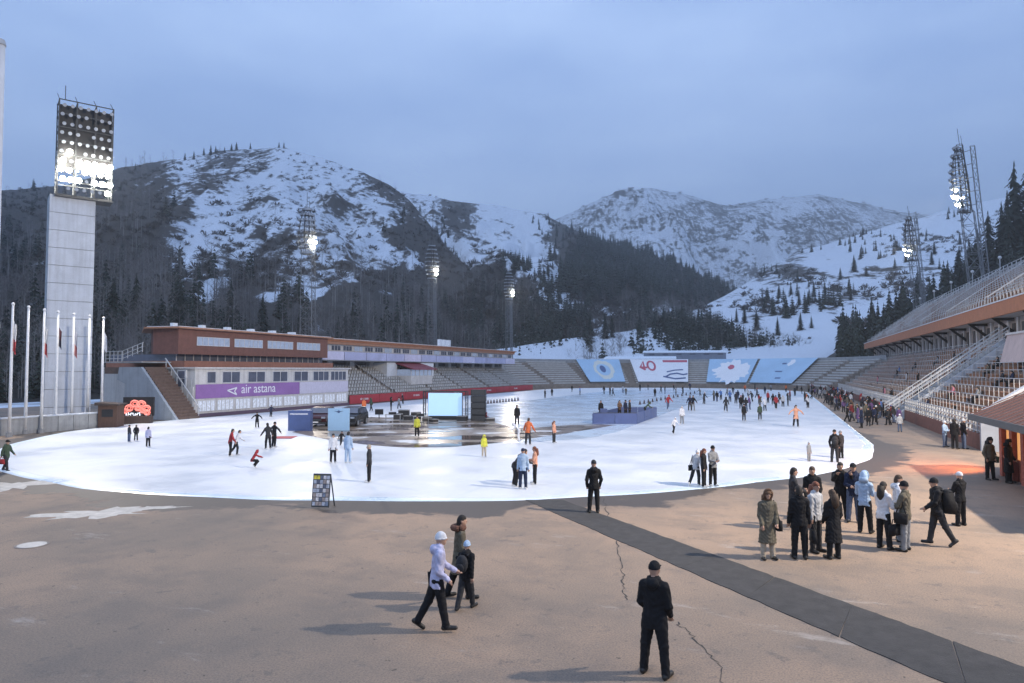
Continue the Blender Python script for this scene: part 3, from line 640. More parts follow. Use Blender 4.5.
# ============ banked stand round the far curve
RB, RT, ZB, ZT = 34.5, 46.5, .9, 7.4
fs = rthing('curved_grandstand', 'grey stepped stand curving round the far end of the ice', 'grandstand', U0, V1)
NT = 11; NA = 48; A0, A1 = rad(2), rad(178)
for r in range(NT):
    ra = RB+(RT-RB)*r/NT; z = ZB+(ZT-ZB)*(r+1)/NT-.25; mb = MB(); sms = {}
    for k in range(NA):
        a, b = A0+(A1-A0)*k/NA, A0+(A1-A0)*(k+1)/NA
        q = lambda rr, x, zz: (U0+rr*math.cos(x), V1+rr*math.sin(x), zz)
        zb = 0 if r == 0 else z-.75
        mb.hexa([q(ra,a,zb),q(RT,a,zb),q(RT,b,zb),q(ra,b,zb),q(ra,a,z),q(RT,a,z),q(RT,b,z),q(ra,b,z)])
        if k % 6: sms.setdefault(k//6, MB()).hexa([q(ra+.35,a,z),q(ra+.75,a,z),q(ra+.75,b,z),q(ra+.35,b,z),q(ra+.35,a,z+.35),q(ra+.75,a,z+.35),q(ra+.75,b,z+.35),q(ra+.35,b,z+.35)])
    rp(mb, 'tier', M_dkconc, fs)
    for sm in sms.values(): rp(sm, 'bench', M_seat, fs)
pw = MB()
for k in range(NA):
    a, b = A0+(A1-A0)*k/NA, A0+(A1-A0)*(k+1)/NA
    for r0, r1, z0, z1 in ((RT+.01,RT+.4,0,8.2),): pw.hexa([(U0+r*math.cos(x), V1+r*math.sin(x), z) for z in (z0, z1) for r, x in ((r0,a),(r1,a),(r1,b),(r0,b))])
rp(pw, 'parapet', M_grey, fs)
def ring_px(px, R, z):
    best = None
    for i in range(1201):
        a = rad(15)+(rad(150)*i/1200); p = W(U0+R*math.cos(a), V1+R*math.sin(a), z); x = 512+FPX*p.x/p.y
        if best is None or abs(x-px) < best[0]: best = (abs(x-px), a)
    return best[1]
def bank_banner(tx0, tx1, bx0, bx1, m, label, deco):
    R0, R1, z0, z1 = RB+.1, RT-.4, ZB+.75, ZT+.75; N_ = 14
    at0, at1, ab0, ab1 = ring_px(tx0, R1, z1), ring_px(tx1, R1, z1), ring_px(bx0, R0, z0), ring_px(bx1, R0, z0)
    t = rthing('bank_banner', label, 'banner', U0, V1, 'printed banners on the far stand')
    def pt(s, h, off=0.0):
        a = (ab0*(1-s)+ab1*s)*(1-h)+(at0*(1-s)+at1*s)*h; R = R0+(R1-R0)*h; return (U0+R*math.cos(a)-off*.45*math.cos(a), V1+R*math.sin(a)-off*.45*math.sin(a), z0+(z1-z0)*h+off)
    def sheet(s0, s1, h0, h1, off, th=.03):
        mb = MB()
        for i in range(N_):
            a, b = s0+(s1-s0)*i/N_, s0+(s1-s0)*(i+1)/N_
            mb.hexa([pt(a,h0,off-th),pt(b,h0,off-th),pt(b,h1,off-th),pt(a,h1,off-th),pt(a,h0,off),pt(b,h0,off),pt(b,h1,off),pt(a,h1,off)])
        return mb
    def blob(cs, ch, rs, rh, off, n=28, j=0.0):
        r = random.Random(5); vs = [pt(cs, ch, off)]
        for k in range(n):
            a = 2*math.pi*k/n; w = 1+j*r.uniform(-1, 1); vs.append(pt(cs+rs*w*math.cos(a), ch+rh*w*math.sin(a), off))
        return MB().add(vs, [(0, 1+k, 1+(k+1) % n) for k in range(n)])
    rp(sheet(0,1,0,1,.06), 'sheet', m, t)
    rp(sheet(-.004,1.004,-.03,0,.05), 'edge_trim', M_dsteel, t)
    deco(t, pt, blob, sheet)
M_bblue = mat('sky blue banner', (.34,.50,.66), .55, .12, .12); M_bwhite = mat('white banner', (.74,.74,.76), .55, .06, .2); M_bred = mat('red print', (.45,.08,.12), .55, .1)
M_byel = mat('cream print', (.62,.62,.55), .55, .1); M_bnavy = mat('navy print', (.06,.10,.22), .55, .1)
def stroke(pt, P_, w, off, m, t, name='print'):
    mb = MB(); n = len(P_); vs = []
    for i in range(n):
        a, b = P_[max(i-1,0)], P_[min(i+1,n-1)]; dx, dy = (b[0]-a[0])*2.2, b[1]-a[1]; l = math.hypot(dx, dy) or 1; nx, ny = -dy/l*w/2.2, dx/l*w
        vs += [pt(P_[i][0]-nx, P_[i][1]-ny, off), pt(P_[i][0]+nx, P_[i][1]+ny, off)]
    mb.add(vs, [(2*i,2*i+2,2*i+3,2*i+1) for i in range(n-1)]); rp(mb, name, m, t)
def deco1(t, pt, blob, sheet):
    rp(blob(.56,.52,.25,.42,.075,28,.08), 'emblem', M_byel, t); rp(blob(.55,.52,.17,.26,.09), 'emblem', M_bblue, t); rp(blob(.54,.55,.07,.16,.105), 'emblem', M_bnavy, t)
def deco2(t, pt, blob, sheet):
    stroke(pt, [(.21,.52),(.135,.62),(.21,.90),(.205,.50)], .045, .08, M_bred, t, 'numeral'); stroke(pt, [(.13,.62),(.26,.62)], .04, .083, M_bred, t, 'numeral')
    stroke(pt, [(.34+.065*math.cos(a*math.pi/8), .70+.20*math.sin(a*math.pi/8)) for a in range(17)], .04, .08, M_bred, t, 'numeral')
    rp(sheet(.56,.98,.86,.96,.085), 'print', M_bred, t); rp(sheet(.16,.42,.30,.35,.085), 'print', M_bwhite, t)
    stroke(pt, [(.56,.20),(.66,.32),(.78,.36),(.90,.30),(.98,.34)], .03, .085, M_bnavy, t); stroke(pt, [(.60,.42),(.75,.50),(.90,.52)], .025, .085, M_bnavy, t); stroke(pt, [(.52,.22),(.75,.12),(.95,.16)], .03, .085, M_bnavy, t)
def deco3(t, pt, blob, sheet):
    rp(blob(.50,.45,.37,.46,.075,40,.22), 'splash', M_bwhite, t); rp(blob(.48,.62,.07,.10,.09,16,.2), 'print', M_bred, t)
def deco4(t, pt, blob, sheet):
    rp(blob(.58,.80,.055,.12,.075,14,.3), 'print', M_bwhite, t); rp(sheet(.42,.50,.74,.80,.08), 'print', M_bnavy, t); rp(sheet(.38,.52,.42,.47,.08), 'print', M_bnavy, t); rp(sheet(.48,.60,.16,.21,.08), 'print', M_bnavy, t)
bank_banner(576,619,590,625, M_bblue, 'blue banner with cream ring emblem on the far stand', deco1)
bank_banner(630,688,638,688, M_bwhite, 'white banner with red 40 on the far stand', deco2)
bank_banner(709.5,758,706,746, M_bblue, 'blue banner with large white splash on the far stand', deco3)
bank_banner(760.5,818,749,791, M_bblue, 'plain blue banner with small marks on the far stand', deco4)
# low buildings beyond the far stand
for px, py, Y, w, h, d, lab in ((640,362,240,24,.8,10,'long low blue grey shed beyond the far stand'),(684,356,262,30,1.0,12,'snow roofed shed behind the far stand'),(905,356,250,42,2.2,12,'low flat building at the end of the right grandstand')):
    p = P(px, py, Y); t = thing('low_shed', lab, 'shed', (p.x, p.y, max(0, p.z)), -TH*.6)
    MB().box(-w/2,w/2,-d/2,d/2,-6,h).build('wall', mat('blue grey shed wall', (.22,.25,.31), .8, .2, .5), t); MB().prism([(-d/2-.4,h),(d/2+.4,h+1.0),(d/2+.4,h+1.3),(-d/2-.4,h+.3)], 'x', -w/2-.4, w/2+.4).build('roof', M_snow, t)
    for k in range(int(w/5)): MB().box(-w/2+2+k*5,-w/2+4+k*5,-d/2-.06,-d/2-.01,h*.35,h*.75).build('window', M_glass, t)
# ============ right-hand grandstand
rg = rthing('two_tier_grandstand', 'two tier grandstand with orange fascia and white row railings along the right', 'grandstand', 16, 110)
LR = 11; VA, VB, VC = 50.4, 163, 194
for r in range(LR):
    u = 11.8+r*.94; z = 1.15+r*.62
    rp(MB().box(u,22.2,VA,VB if r > 2 else VB-2,z-.62 if r else 0,z), 'tier', mat('brown tier concrete', (.30,.205,.15), .9, .3, 1.1, bump=.25), rg)
    rm = MB(); bm = MB(); q = VA+.2
    while q < VB-3:
        e = min(q+14.4, VB-3)
        if abs(q-79) > 3 or True:
            gap = (78.2, 81.8)
            segs = [(q, e)] if not (q < gap[1] and e > gap[0]) else [s for s in ((q, gap[0]), (gap[1], e)) if s[1]-s[0] > 1]
            for a, b in segs:
                ua = u+.08; n = max(1, round((b-a)/1.2)); rm = MB(); bm = MB()
                rm.box(ua,ua+.05,a,b,z+.74,z+.79)
                for k in range(n+1): v = a+(b-a)*k/n; rm.box(ua+.005,ua+.045,v-.022,v+.022,z,z+.74)
                bm.box(u+.36,u+.80,a,b,z+.34,z+.41).box(u+.55,u+.62,a+.3,b-.3,z,z+.34)
                rp(rm, 'row_railing', M_rail, rg); rp(bm, 'bench', M_bench, rg)
        q = e+1.2
rp(MB().box(11.55,11.78,VA,78.3,0,1.0).box(11.55,11.78,81.7,VB,0,1.0), 'front_wall', mat('brown red brick wall', (.20,.085,.065), .8, .25, 2.5, bump=.3), rg)
fr = MB()
for a, b in ((VA+.1,78.2),(81.8,VB-.2)):
    for zz in (1.12,1.45,1.78,2.1): fr.box(11.62,11.68,a,b,zz,zz+.055)
    n = int((b-a)/.9)
    for k in range(n+1): v = a+(b-a)*k/n; fr.box(11.60,11.70,v-.035,v+.035,1.0,2.16)
rp(fr, 'front_railing', M_rail, rg)
bw = rp(MB().box(22.2,22.6,VA,VC,6.8,10.4), 'back_wall', mat('pinkish plaster', (.50,.42,.38), .8, .15, 1, streak=.3), rg)
for k in range(46):
    v = 52+k*3.05; rp(MB().box(22.12,22.22,v,v+.95,7.95,9.75), 'doorway', mat('dark doorway', (.06,.055,.055), .6), rg, sub=bw)
    rp(MB().box(22.0,22.25,v+1.6,v+2.1,7.9,10.3), 'pilaster', M_wall, rg, sub=bw)
fa = MB().box(20.0,20.25,VA,VC,10.3,11.65)
rp(fa, 'fascia', M_orange, rg)
rp(MB().box(19.94,20.3,VA-.1,VC+.1,11.66,11.78), 'coping', M_white, rg); rp(MB().box(20.26,33,VA,VC,10.32,10.62), 'deck_slab', M_wall, rg)
for k in range(15): 
    v = 54+k*9.6; rp(MB().prism([(22.15,8.6),(20.3,10.25),(20.3,10.3),(22.15,10.3),(22.15,10.0),(20.9,10.05),(22.15,9.0)], 'y', v, v+.28), 'bracket', M_black, rg)
UR = 13
for r in range(UR):
    u = 20.6+r*.84; z = 11.75+r*.60
    rp(MB().box(u,32,VA,VC,z-.6,z), 'tier', mat('brown tier concrete', (.30,.205,.15), .9, .3, 1.1, bump=.25), rg)
    rm = MB(); bm = MB(); q = VA+.2
    while q < VC-2:
        rm = MB(); bm = MB(); e = min(q+17, VC-1); n = max(1, round((e-q)/1.1)); ua = u+.06
        rm.box(ua,ua+.05,q,e,z+.80,z+.86)
        for k in range(n+1): v = q+(e-q)*k/n; rm.box(ua+.005,ua+.045,v-.022,v+.022,z,z+.80)
        bm.box(u+.42,u+.74,q,e,z+.36,z+.42).box(u+.55,u+.6,q+.3,e-.3,z,z+.36)
        q = e+1.3
        rp(rm, 'row_railing', M_rail, rg); rp(bm, 'bench', M_bench, rg)
q = VA+17.85
while q < VC:
    for d in (-.55,.55):
        ar = MB()
        ar.bar((20.7,q+d,12.75),(31.4,q+d,20.4),.06)
        for k in range(10): ar.bar((20.8+k*1.1,q+d,11.8+k*.785),(20.8+k*1.1,q+d,12.8+k*.785),.04)
        rp(ar, 'aisle_railing', M_rail, rg)
    q += 18.3
tp = MB()
for zz in (19.6,20.1,20.6): tp.box(31.6,31.66,VA,VC,zz,zz+.06)
for k in range(72): tp.box(31.58,31.68,VA+k*2,VA+.07+k*2,19.0,20.6)
rp(tp, 'top_railing', M_rail, rg); rp(MB().box(31.7,32.0,VA,VC,0,19.3), 'rear_wall', M_grey, rg)
for k in range(9): rp(MB().tube([(31.6,60+k*16,19.3),(31.6,60+k*16,22.0)],.05,6).ball((31.6,60+k*16,22.2),.28,8,5), 'lamp_post', M_rail, rg)
# cross stair with white railings
cs = rthing('grandstand_stair', 'concrete stair with white railings climbing the lower tier of the right grandstand', 'staircase', 12, 80)
for k in range(22): rp(MB().box(10.2+k*.44,21.5,78.5,81.5,.33*k if k else 0,.33*(k+1)-.012), 'step', M_grey, cs)
for v, z0 in ((78.4,0),(81.6,0)):
    h = MB()
    for off in (.45,.8,1.15): h.bar((10.2,v,off+.3),(20.6,v,off+8.1),.07,.08)
    for k in range(13): h.bar((10.25+k*.86,v,.25+k*.645),(10.25+k*.86,v,1.45+k*.645),.055)
    rp(h, 'railing', M_rail, cs)
    rp(MB().prism([(10.1,0),(21,8.2),(21,7.2),(11.4,0)], 'y', v-.1, v+.1), 'stringer', M_pale, cs)
ew = rthing('end_wall', 'sloping grey end wall with white coping beside the kiosk', 'wall', 12, 50)
rp(MB().prism([(11.5,0),(11.5,2.1),(22.2,9.6),(22.2,0)], 'y', 50.0, 50.3), 'panel', mat('blue grey end wall', (.36,.39,.44), .8, .15, 1, streak=.3), ew)
rp(MB().prism([(11.3,2.05),(11.3,2.25),(22.3,9.95),(22.3,9.7)], 'y', 49.85, 50.45), 'coping', M_rail, ew)
vx = rthing('vomitory_box', 'pale pink rendered entrance block set into the lower tier', 'entrance', 19, 66)
rp(MB().prism([(17.6,5.6),(18.2,8.0),(22.1,8.0),(22.1,5.6)], 'y', 61, 70), 'block', mat('pale pink render', (.55,.43,.40), .8, .12, 1, streak=.25), vx)
rp(MB().prism([(18.1,7.98),(18.1,8.15),(22.1,8.15),(22.1,7.98)], 'y', 60.8, 70.2), 'coping', M_wall, vx)
# ============ kiosk
ki = rthing('kiosk', 'red brick kiosk with brown tiled roof and warm lit hatch', 'kiosk', 11, 33)
M_brick = mat('red brick kiosk wall', (.34,.10,.07), .8, .25, 6, bump=.3)
rp(MB().box(9.9,14.5,26,39,0,2.75), 'wall', M_brick, ki)
for k in range(9): rp(MB().box(9.68,9.89,26.1+k*1.56,26.5+k*1.56,0,2.75), 'pillar', M_brick, ki)
for k in range(8):
    w = rp(MB().box(9.84,9.90,26.7+k*1.56,27.5+k*1.56,1.0,2.3), 'window', mat('warm lit hatch glass', (.2,.12,.06), .2, .6, 4, emit=(1.0,.45,.15), estr=.7 if True else 0), ki)
    rp(MB().box(9.70,9.86,26.6+k*1.56,27.6+k*1.56,.9,1.0), 'sill', M_brick, ki, sub=w)
ro = rp(MB().prism([(8.7,2.62),(8.7,2.78),(12.2,4.5),(15.7,2.78),(15.7,2.62),(12.2,4.3)], 'y', 25.3, 39.8), 'roof', mat('brown roof tile', (.115,.062,.05), .7, .25, 2), ki)
for k in range(20):
    y = 25.3+k*.76; rp(MB().hexa([(8.65,y,2.80),(12.2,y,4.54),(12.2,y+.05,4.54),(8.65,y+.05,2.80),(8.65,y,2.84),(12.2,y,4.58),(12.2,y+.05,4.58),(8.65,y+.05,2.84)]), 'roof_rib', M_brown, ki, sub=ro)
rp(MB().box(8.62,8.72,25.2,39.9,2.55,2.85), 'gutter', M_dsteel, ki)
lk = bpy.data.lights.new('kiosk_lamp', 'SPOT'); lk.energy = 1500; lk.color = (1.0,.30,.10); lk.spot_size = rad(125); lk.spot_blend = .5; lk.shadow_soft_size = .12
lo = bpy.data.objects.new('kiosk_lamp', lk); COL.objects.link(lo); lo.location = W(9.6,40.15,2.5); lo.rotation_euler = (W(5.6,42.0,0)-lo.location).to_track_quat('-Z','Y').to_euler()
hl = rthing('heat_lamp', 'small warm lamp fixed under the kiosk eave', 'lamp', 9.6, 40.15)
rp(MB().tube([(9.6,40.15,2.72),(9.6,40.15,2.58)],[.05,.14],10), 'shade', M_dsteel, hl); rp(MB().ball((9.6,40.15,2.60),.05,8,5), 'bulb', mat('warm bulb', (.9,.6,.3), .3, 0, emit=(1,.4,.15), estr=20), hl)
# firewood and sacks beside the kiosk
for k, (px, py) in enumerate(((972,440),(978,436),(983,441),(987,432),(976,446))):
    t = thing('supply_bundle', 'tied bundle heaped between the end wall and the kiosk', 'bundle', G(px, py), k*.9, 'bundles heaped beside the kiosk')
    MB().ball((0,0,.22),.33,9,6,(1.2,.8,.65)).build('sack', mat('sack cloth %d' % (k % 3), [(.35,.28,.2),(.5,.47,.42),(.2,.18,.16)][k % 3], .9, .3, 4, bump=.5), t, True); MB().tube([(-.05,-.29,.22),(-.05,0,.46),(-.05,.29,.22)],.025,6).build('cord', M_black, t)
# ============ floodlights
def spot(loc, aim, power, size=75, col=(1,.87,.72), rad_=.7, blend=.35):
    l = bpy.data.lights.new('floodlight_beam', 'SPOT'); l.energy = power; l.spot_size = rad(size); l.spot_blend = blend; l.shadow_soft_size = rad_; l.color = col
    o = bpy.data.objects.new('floodlight_beam', l); COL.objects.link(o); o.location = loc; o.rotation_euler = (Vector(aim)-Vector(loc)).to_track_quat('-Z', 'Y').to_euler(); return o
def lamp_mesh(r, m, name):
    mb = MB(); mb.tube([(0,.16,0),(0,.05,0),(0,-.12,0)], [r*.35,r*.8,r], 10); me = mb.mesh(name); me.materials.append(m); return me
LAMP_OFF, LAMP_ON = lamp_mesh(.2, M_lampoff, 'lamp_off'), lamp_mesh(.2, M_lampon, 'lamp_on')
# concrete pylon on the left
pb = G(67,425); yaw = math.atan2(.62, .78)      # bank faces the near curve of the ice
fp = thing('floodlight_pylon', 'tall pale concrete floodlight pylon with lit lamp bank behind the flagpoles', 'floodlight', pb, yaw)
MB().box(-1.75,1.75,.05,2.25,0,21).build('shaft', mat('pylon joint concrete', (.30,.32,.34), .9, .15), fp)
for k in range(13):
    z = .05+k*1.61
    MB().box(-1.78,1.78,-.02,.06,z,z+1.56).build('panel', M_pale, fp); MB().box(-1.8,-1.73,.08,2.22,z,z+1.56).build('panel', mat('darker concrete panel', (.42,.46,.50), .8, .15, .9, streak=.3), fp); MB().box(1.73,1.8,.08,2.22,z,z+1.56).build('panel', M_pale, fp)  # left side panels have a darker tone than front and right
hd = MB(); XO = .85; yb = lambda z: -.25-.034*(z-20.9)
for x in (-2.15,-.75,.75,2.15):
    hd.bar((x+XO,-.25,20.9),(x+XO,-.55,29.7),.11); hd.bar((x+XO,1.5,20.9),(x+XO,1.2,29.5),.09)
    for k in range(7): z = 21.1+k*1.42; hd.bar((x+XO,yb(z),z),(x+XO,1.5,z),.06); hd.bar((x+XO,yb(z),z),(x+XO,1.5,z+1.2),.045)
for k in range(8): z = 21+k*1.24; hd.bar((-2.2+XO,yb(z),z),(2.2+XO,yb(z),z),.08); hd.bar((-2.2+XO,1.4,z),(2.2+XO,1.4,z),.06)
hd.box(-2.3+XO,2.3+XO,-.4,1.6,20.8,20.95).bar((-1.7+XO,-.5,29.7),(-1.7+XO,-.5,31.0),.06).bar((-2.2+XO,1.2,29.7),(2.2+XO,1.2,28.9),.08).bar((1.2+XO,1.2,29.0),(1.2+XO,1.2,30.0),.05)
hd.build('lamp_frame', M_dsteel, fp); MB().box(-2.15+XO,2.15+XO,.05,.12,23.6,29.4).build('backing_panel', M_black, fp)
for r in range(10):
    for c in range(7):
        z = 21.6+r*.84; on = r in (1,2,3) and (r+c) % 6 != 4 or (r, c) in ((1,6),(1,5),(0,6),(4,1))
        if (r*3+c*5) % 11 == 0 and not on: continue
        l = link('lamp', LAMP_ON if on else LAMP_OFF, fp); l.location = (-1.9+XO+c*.62+(.15 if r % 2 else 0), -.42-.034*(z-20.9), z); l.rotation_euler = (rad(22),0,0)
        l.scale = (.82,)*3 if not on else (1.2,)*3
pl = Matrix.Translation(pb) @ Matrix.Rotation(yaw, 4, 'Z')
spot(pl @ Vector((0,-1.2,24)), W(-34,46,0), 24000, 95)
# lattice masts
M_mast = mat('weathered mast steel', (.20,.21,.225), .6, .25, 2, metal=.3)
def lattice(mb, a, b, w0, w1, n, t=.09):
    a, b = Vector(a), Vector(b); pr = None
    for k in range(n+1):
        f = k/n; c = a.lerp(b, f); w = (w0+(w1-w0)*f)/2; q = [c+Vector((sx*w, sy*w, 0)) for sx, sy in ((-1,-1),(1,-1),(1,1),(-1,1))]
        for i in range(4): mb.bar(q[i], q[(i+1) % 4], t*.6)
        if pr:
            for i in range(4): mb.bar(pr[i], q[i], t); mb.bar(pr[i] if k % 2 else pr[(i+1) % 4], q[(i+1) % 4] if k % 2 else q[i], t*.6)
        pr = q
def lattice_tower(u, v, H, label, lean, aim, power, lit, face, headh=13, size=70, hw=1.0, blend=.4):
    base = W(u, v); t = thing('floodlight_mast', label, 'floodlight', base, face, 'steel lattice floodlight masts'); top = Vector((0,-lean,H))
    m = MB(); lattice(m, (0,0,0), top*((H-headh)/H), 2.6, 2.0, 13, .13 if u > 0 else .10); m.build('mast', M_mast, t)
    m = MB(); lattice(m, (2.0,2.6-lean*.2,0), (1.2,2.2-lean,H-1.0), .9, .7, 22, .10)
    for k in range(5): z = H-headh+1+k*2.6; f_ = z/(H-1.0); w_ = (.9-.2*f_)/2; m.bar((2.0-.8*f_-w_,2.6-.4*f_-lean*.2-lean*.8*f_-w_,z),(0,-lean*z/H,z),.09)
    m.build('ladder_mast', M_mast, t)
    m = MB(); z0 = H-headh
    for k in range(9):
        z = z0+k*headh/8.6; off = -lean*z/H; w = hw*(2.3*math.sin(math.pi*(.18+.70*k/8))+.5); ring = [(w*math.sin(a), off-w*math.cos(a)*.75, z) for a in [rad(x) for x in range(-105, 106, 30)]]
        for i in range(len(ring)-1): m.bar(ring[i], ring[i+1], .16, .10)
        m.bar(ring[0], (0,off,z), .10); m.bar(ring[-1], (0,off,z), .10); m.bar(ring[3], (0,off,z), .10)
    for a in (-105,-60,-15,15,60,105):
        q = [hw*(.2+2.3*math.sin(math.pi*(.18+.70*k/8))) for k in range(9)]
        for k in range(8): m.bar((q[k]*math.sin(rad(a)), -lean*(z0+k*headh/8.6)/H-q[k]*.75*math.cos(rad(a)), z0+k*headh/8.6), (q[k+1]*math.sin(rad(a)), -lean*(z0+(k+1)*headh/8.6)/H-q[k+1]*.75*math.cos(rad(a)), z0+(k+1)*headh/8.6), .12)
    lattice(m, top*((H-headh)/H), top, 1.4, .9, 6, .12); m.bar(top, top+Vector((0,-.3,3.2)), .08); m.bar(top+Vector((.5,.5,-.5)), top+Vector((.5,.3,1.6)), .06)
    m.build('lamp_cage', M_dsteel, t)
    for k in range(9):
        z = z0+.3+k*headh/8.6; off = -lean*z/H; w = hw*(2.45*math.sin(math.pi*(.18+.70*k/8))+.5)
        for a in range(-90, 87, 22):
            on = (k, a) in lit; l = link('lamp', LAMP_ON if on else LAMP_OFF, t); l.location = (w*math.sin(rad(a)), off-w*.78*math.cos(rad(a)), z); l.rotation_euler = (rad(25),0,rad(a)); l.scale = (1.15,)*3 if not on else (1.7,)*3
    if power:
        spot(Matrix.Translation(base) @ Matrix.Rotation(face, 4, 'Z') @ Vector((0,-lean*.8-3.2,H-headh+3)), aim, power, size, blend=blend)
    return t
fr_ = -TH-math.pi/2      # local -y looks across the ice from the right-hand side
LIT = [(2,-68),(2,-46),(2,-24),(1,-46),(1,-24),(2,-2),(3,-46)]; LIT2 = [(2,x) for x in (-46,-2,20)]+[(1,x) for x in (-24,20)]; LIT3 = [(2,x) for x in (20,42,64,86)]+[(1,x) for x in (42,64)]
lattice_tower(36,150,48,'tall leaning lattice floodlight mast rising above the right grandstand beside black conifers',3.6,W(-24,105),30000,LIT,fr_-.35,size=52)
lattice_tower(39.5,226,50,'lattice floodlight mast standing past the far end of the right grandstand',4.0,W(-25,150),30000,LIT2,fr_-.5)
lattice_tower(34.4,26,40,'lattice floodlight mast beside the near end of the right grandstand',0,W(-10,52),140000,LIT2,fr_+.3,size=118,blend=.75)
lattice_tower(-93,118,39.5,'lattice floodlight mast behind the brown clad end of the clubhouse',0,W(-30,75),24000,LIT3,-TH+math.pi/2-.9,headh=10,hw=.68)
lattice_tower(-100,187,44,'lattice floodlight mast behind the middle of the seat gallery',0,W(-30,130),24000,LIT3,-TH+math.pi/2-.9,headh=11,hw=.68)
lattice_tower(-100,252,44,'lattice floodlight mast behind the far tip of the seat gallery',0,W(-25,160),22000,LIT3,-TH+math.pi/2-.9,headh=11,hw=.68)
# ============ flagpoles and the tall mast at the left
for i, (bx, by, tx, ty) in enumerate(((-8,439,-2,302),(9,437,15,305),(25,434,31,308),(41,433,47.5,311),(55,431,60,313),(71,429,74.5,315),(87,427,91,317),(101,426,105,319))):
    b = G(bx, by); cl = [('white red',(.7,.7,.7),(.5,.05,.06)),('white red',(.72,.72,.72),(.5,.05,.06)),None,('white red',(.7,.7,.7),(.5,.08,.08)),('dark red',(.12,.03,.04),(.05,.05,.08)),('pale',(.6,.6,.65),(.5,.2,.2)),None,('pale',(.6,.63,.7),(.6,.63,.7))][i]
    t = thing('flagpole', 'white flagpole ' + ('with no flag' if cl is None else 'with limp %s flag' % cl[0]) + ', %s from the wooden stall' % ['eighth','seventh','sixth','fifth','fourth','third','second','first'][i], 'flagpole', b, .1*i, 'row of flagpoles at the left')
    h = (P(tx, ty, b.y)-b).z
    MB().tube([(0,0,0),(0,0,h)], [.13,.075], 10).ball((0,0,h+.08),.12,8,6).build('pole', M_white, t, True); MB().tube([(0,0,0),(0,0,.35)], .22, 10).build('base', M_grey, t)
    if cl:
        mb = MB(); vs = []; fz = h-1.2; fl = 2.2 if i in (1,3,5) else 1.5
        for r in range(8):
            z = fz-fl*r/7
            for c in range(7): s = c/6; vs.append((.09+.19*s*(1+.12*r/7), .10*math.sin(s*9+r*.5)*(.4+s), z-.35*s))
        mb.add(vs, [(r*7+c, r*7+c+1, r*7+c+8, r*7+c+7) for r in range(7) for c in range(6)])
        for j in range(len(mb.f)): mb.m[j] = 1 if (j//6) >= 4 else 0
        mb.build('flag', [mat('flag a%d' % i, cl[1], .8, .15), mat('flag b%d' % i, cl[2], .8, .15)], t, True)
b = P(-6,200,30); t = thing('tall_mast', 'tall pale mast cut by the left edge of the plaza', 'mast', (b.x,30,0))
MB().tube([(0,0,0),(0,0,(P(0,45,30)).z)], [.30,.24], 12).build('shaft', M_pale, t, True); MB().tube([(0,0,P(0,45,30).z),(0,0,P(0,45,30).z+.25)], [.28,.22], 12).build('cap', M_steel, t); MB().tube([(0,0,0),(0,0,.5)], .5, 12).build('base', M_grey, t)
# low wall, service stall and lit sign at the left
lw = rthing('low_wall', 'low grey concrete wall behind the flagpoles', 'wall', -52, 30)
a, b = G(-40,441), G(112,428); d = (b-a).normalized(); q = Vector((-d.y,d.x,0)); lw.location = a; lw.rotation_euler = (0,0,math.atan2(d.y,d.x)); Lw = (b-a).length
for k in range(9): MB().box(k*Lw/9+.02,(k+1)*Lw/9-.02,1.2,1.6,0,1.25).build('wall_panel', M_grey, lw)
MB().box(0,Lw,1.1,1.7,1.25,1.36).build('coping', M_pale, lw)
tt = thing('wooden_stall', 'small brown wooden stall beside the lit red sign', 'stall', G(107,428), .2)
MB().box(-.75,.75,0,1.8,0,1.95).build('wall', mat('brown boards', (.10,.055,.038), .8, .3, 3, stretch=(6,6,.5)), tt); MB().prism([(-.95,1.95),(.95,1.95),(.95,2.05),(-.95,2.2)], 'y', -.25, 2.0).build('roof', mat('dark felt roof', (.06,.045,.04), .9), tt); MB().box(-.45,.45,-.03,-.005,.95,1.6).build('hatch', M_black, tt)
ns = thing('neon_sign_booth', 'booth with glowing red looped light sign and white lit lettering', 'booth', G(134,424), .15); ns.scale = (.82,)*3
MB().box(-1.6,1.6,.1,1.2,0,.85).build('counter', mat('dark brown counter', (.08,.05,.04), .7), ns); MB().box(-1.55,1.75,.9,1.2,.85,3.0).build('backboard', M_black, ns)
M_neon = mat('red neon', (.9,.25,.2), .4, .02, emit=(1.0,.30,.24), estr=.6); M_neonw = mat('white neon', (.9,.9,.95), .4, .02, emit=(.8,.88,1.0), estr=1.6)
for cx_, cz_, r0 in ((-.85,1.75,.42),(-.25,2.25,.45),(.45,2.2,.45),(1.0,1.7,.42),(.1,1.7,.3),(.65,1.45,.3),(-1.25,1.4,.28),(1.1,1.2,.3)):
    MB().tube([(cx_+r0*math.cos(a), .75, cz_+r0*.8*math.sin(a)) for a in [2*math.pi*k/14 for k in range(15)]], .085, 7).build('neon_ring', M_neon, ns); MB().tube([(cx_+.5*r0*math.cos(a), .78, cz_+r0*.4*math.sin(a)) for a in [2*math.pi*k/10 for k in range(11)]], .07, 6).build('neon_ring', M_neon, ns)
r_ = random.Random(8)
for k in range(7): x = -1.1+k*.24; MB().bar((x,.66,.92),(x,.66,.92+r_.uniform(.2,.34)),.06).bar((x,.66,.95+.12*(k % 3)),(x+.16,.66,.95+.12*(k % 3)),.06).build('neon_letter', M_neonw, ns)
for k in range(7): MB().ball((-1.4+k*.5,.5,.95),.12,7,5).build('counter_jar', M_wall if k % 2 else M_dsteel, ns)
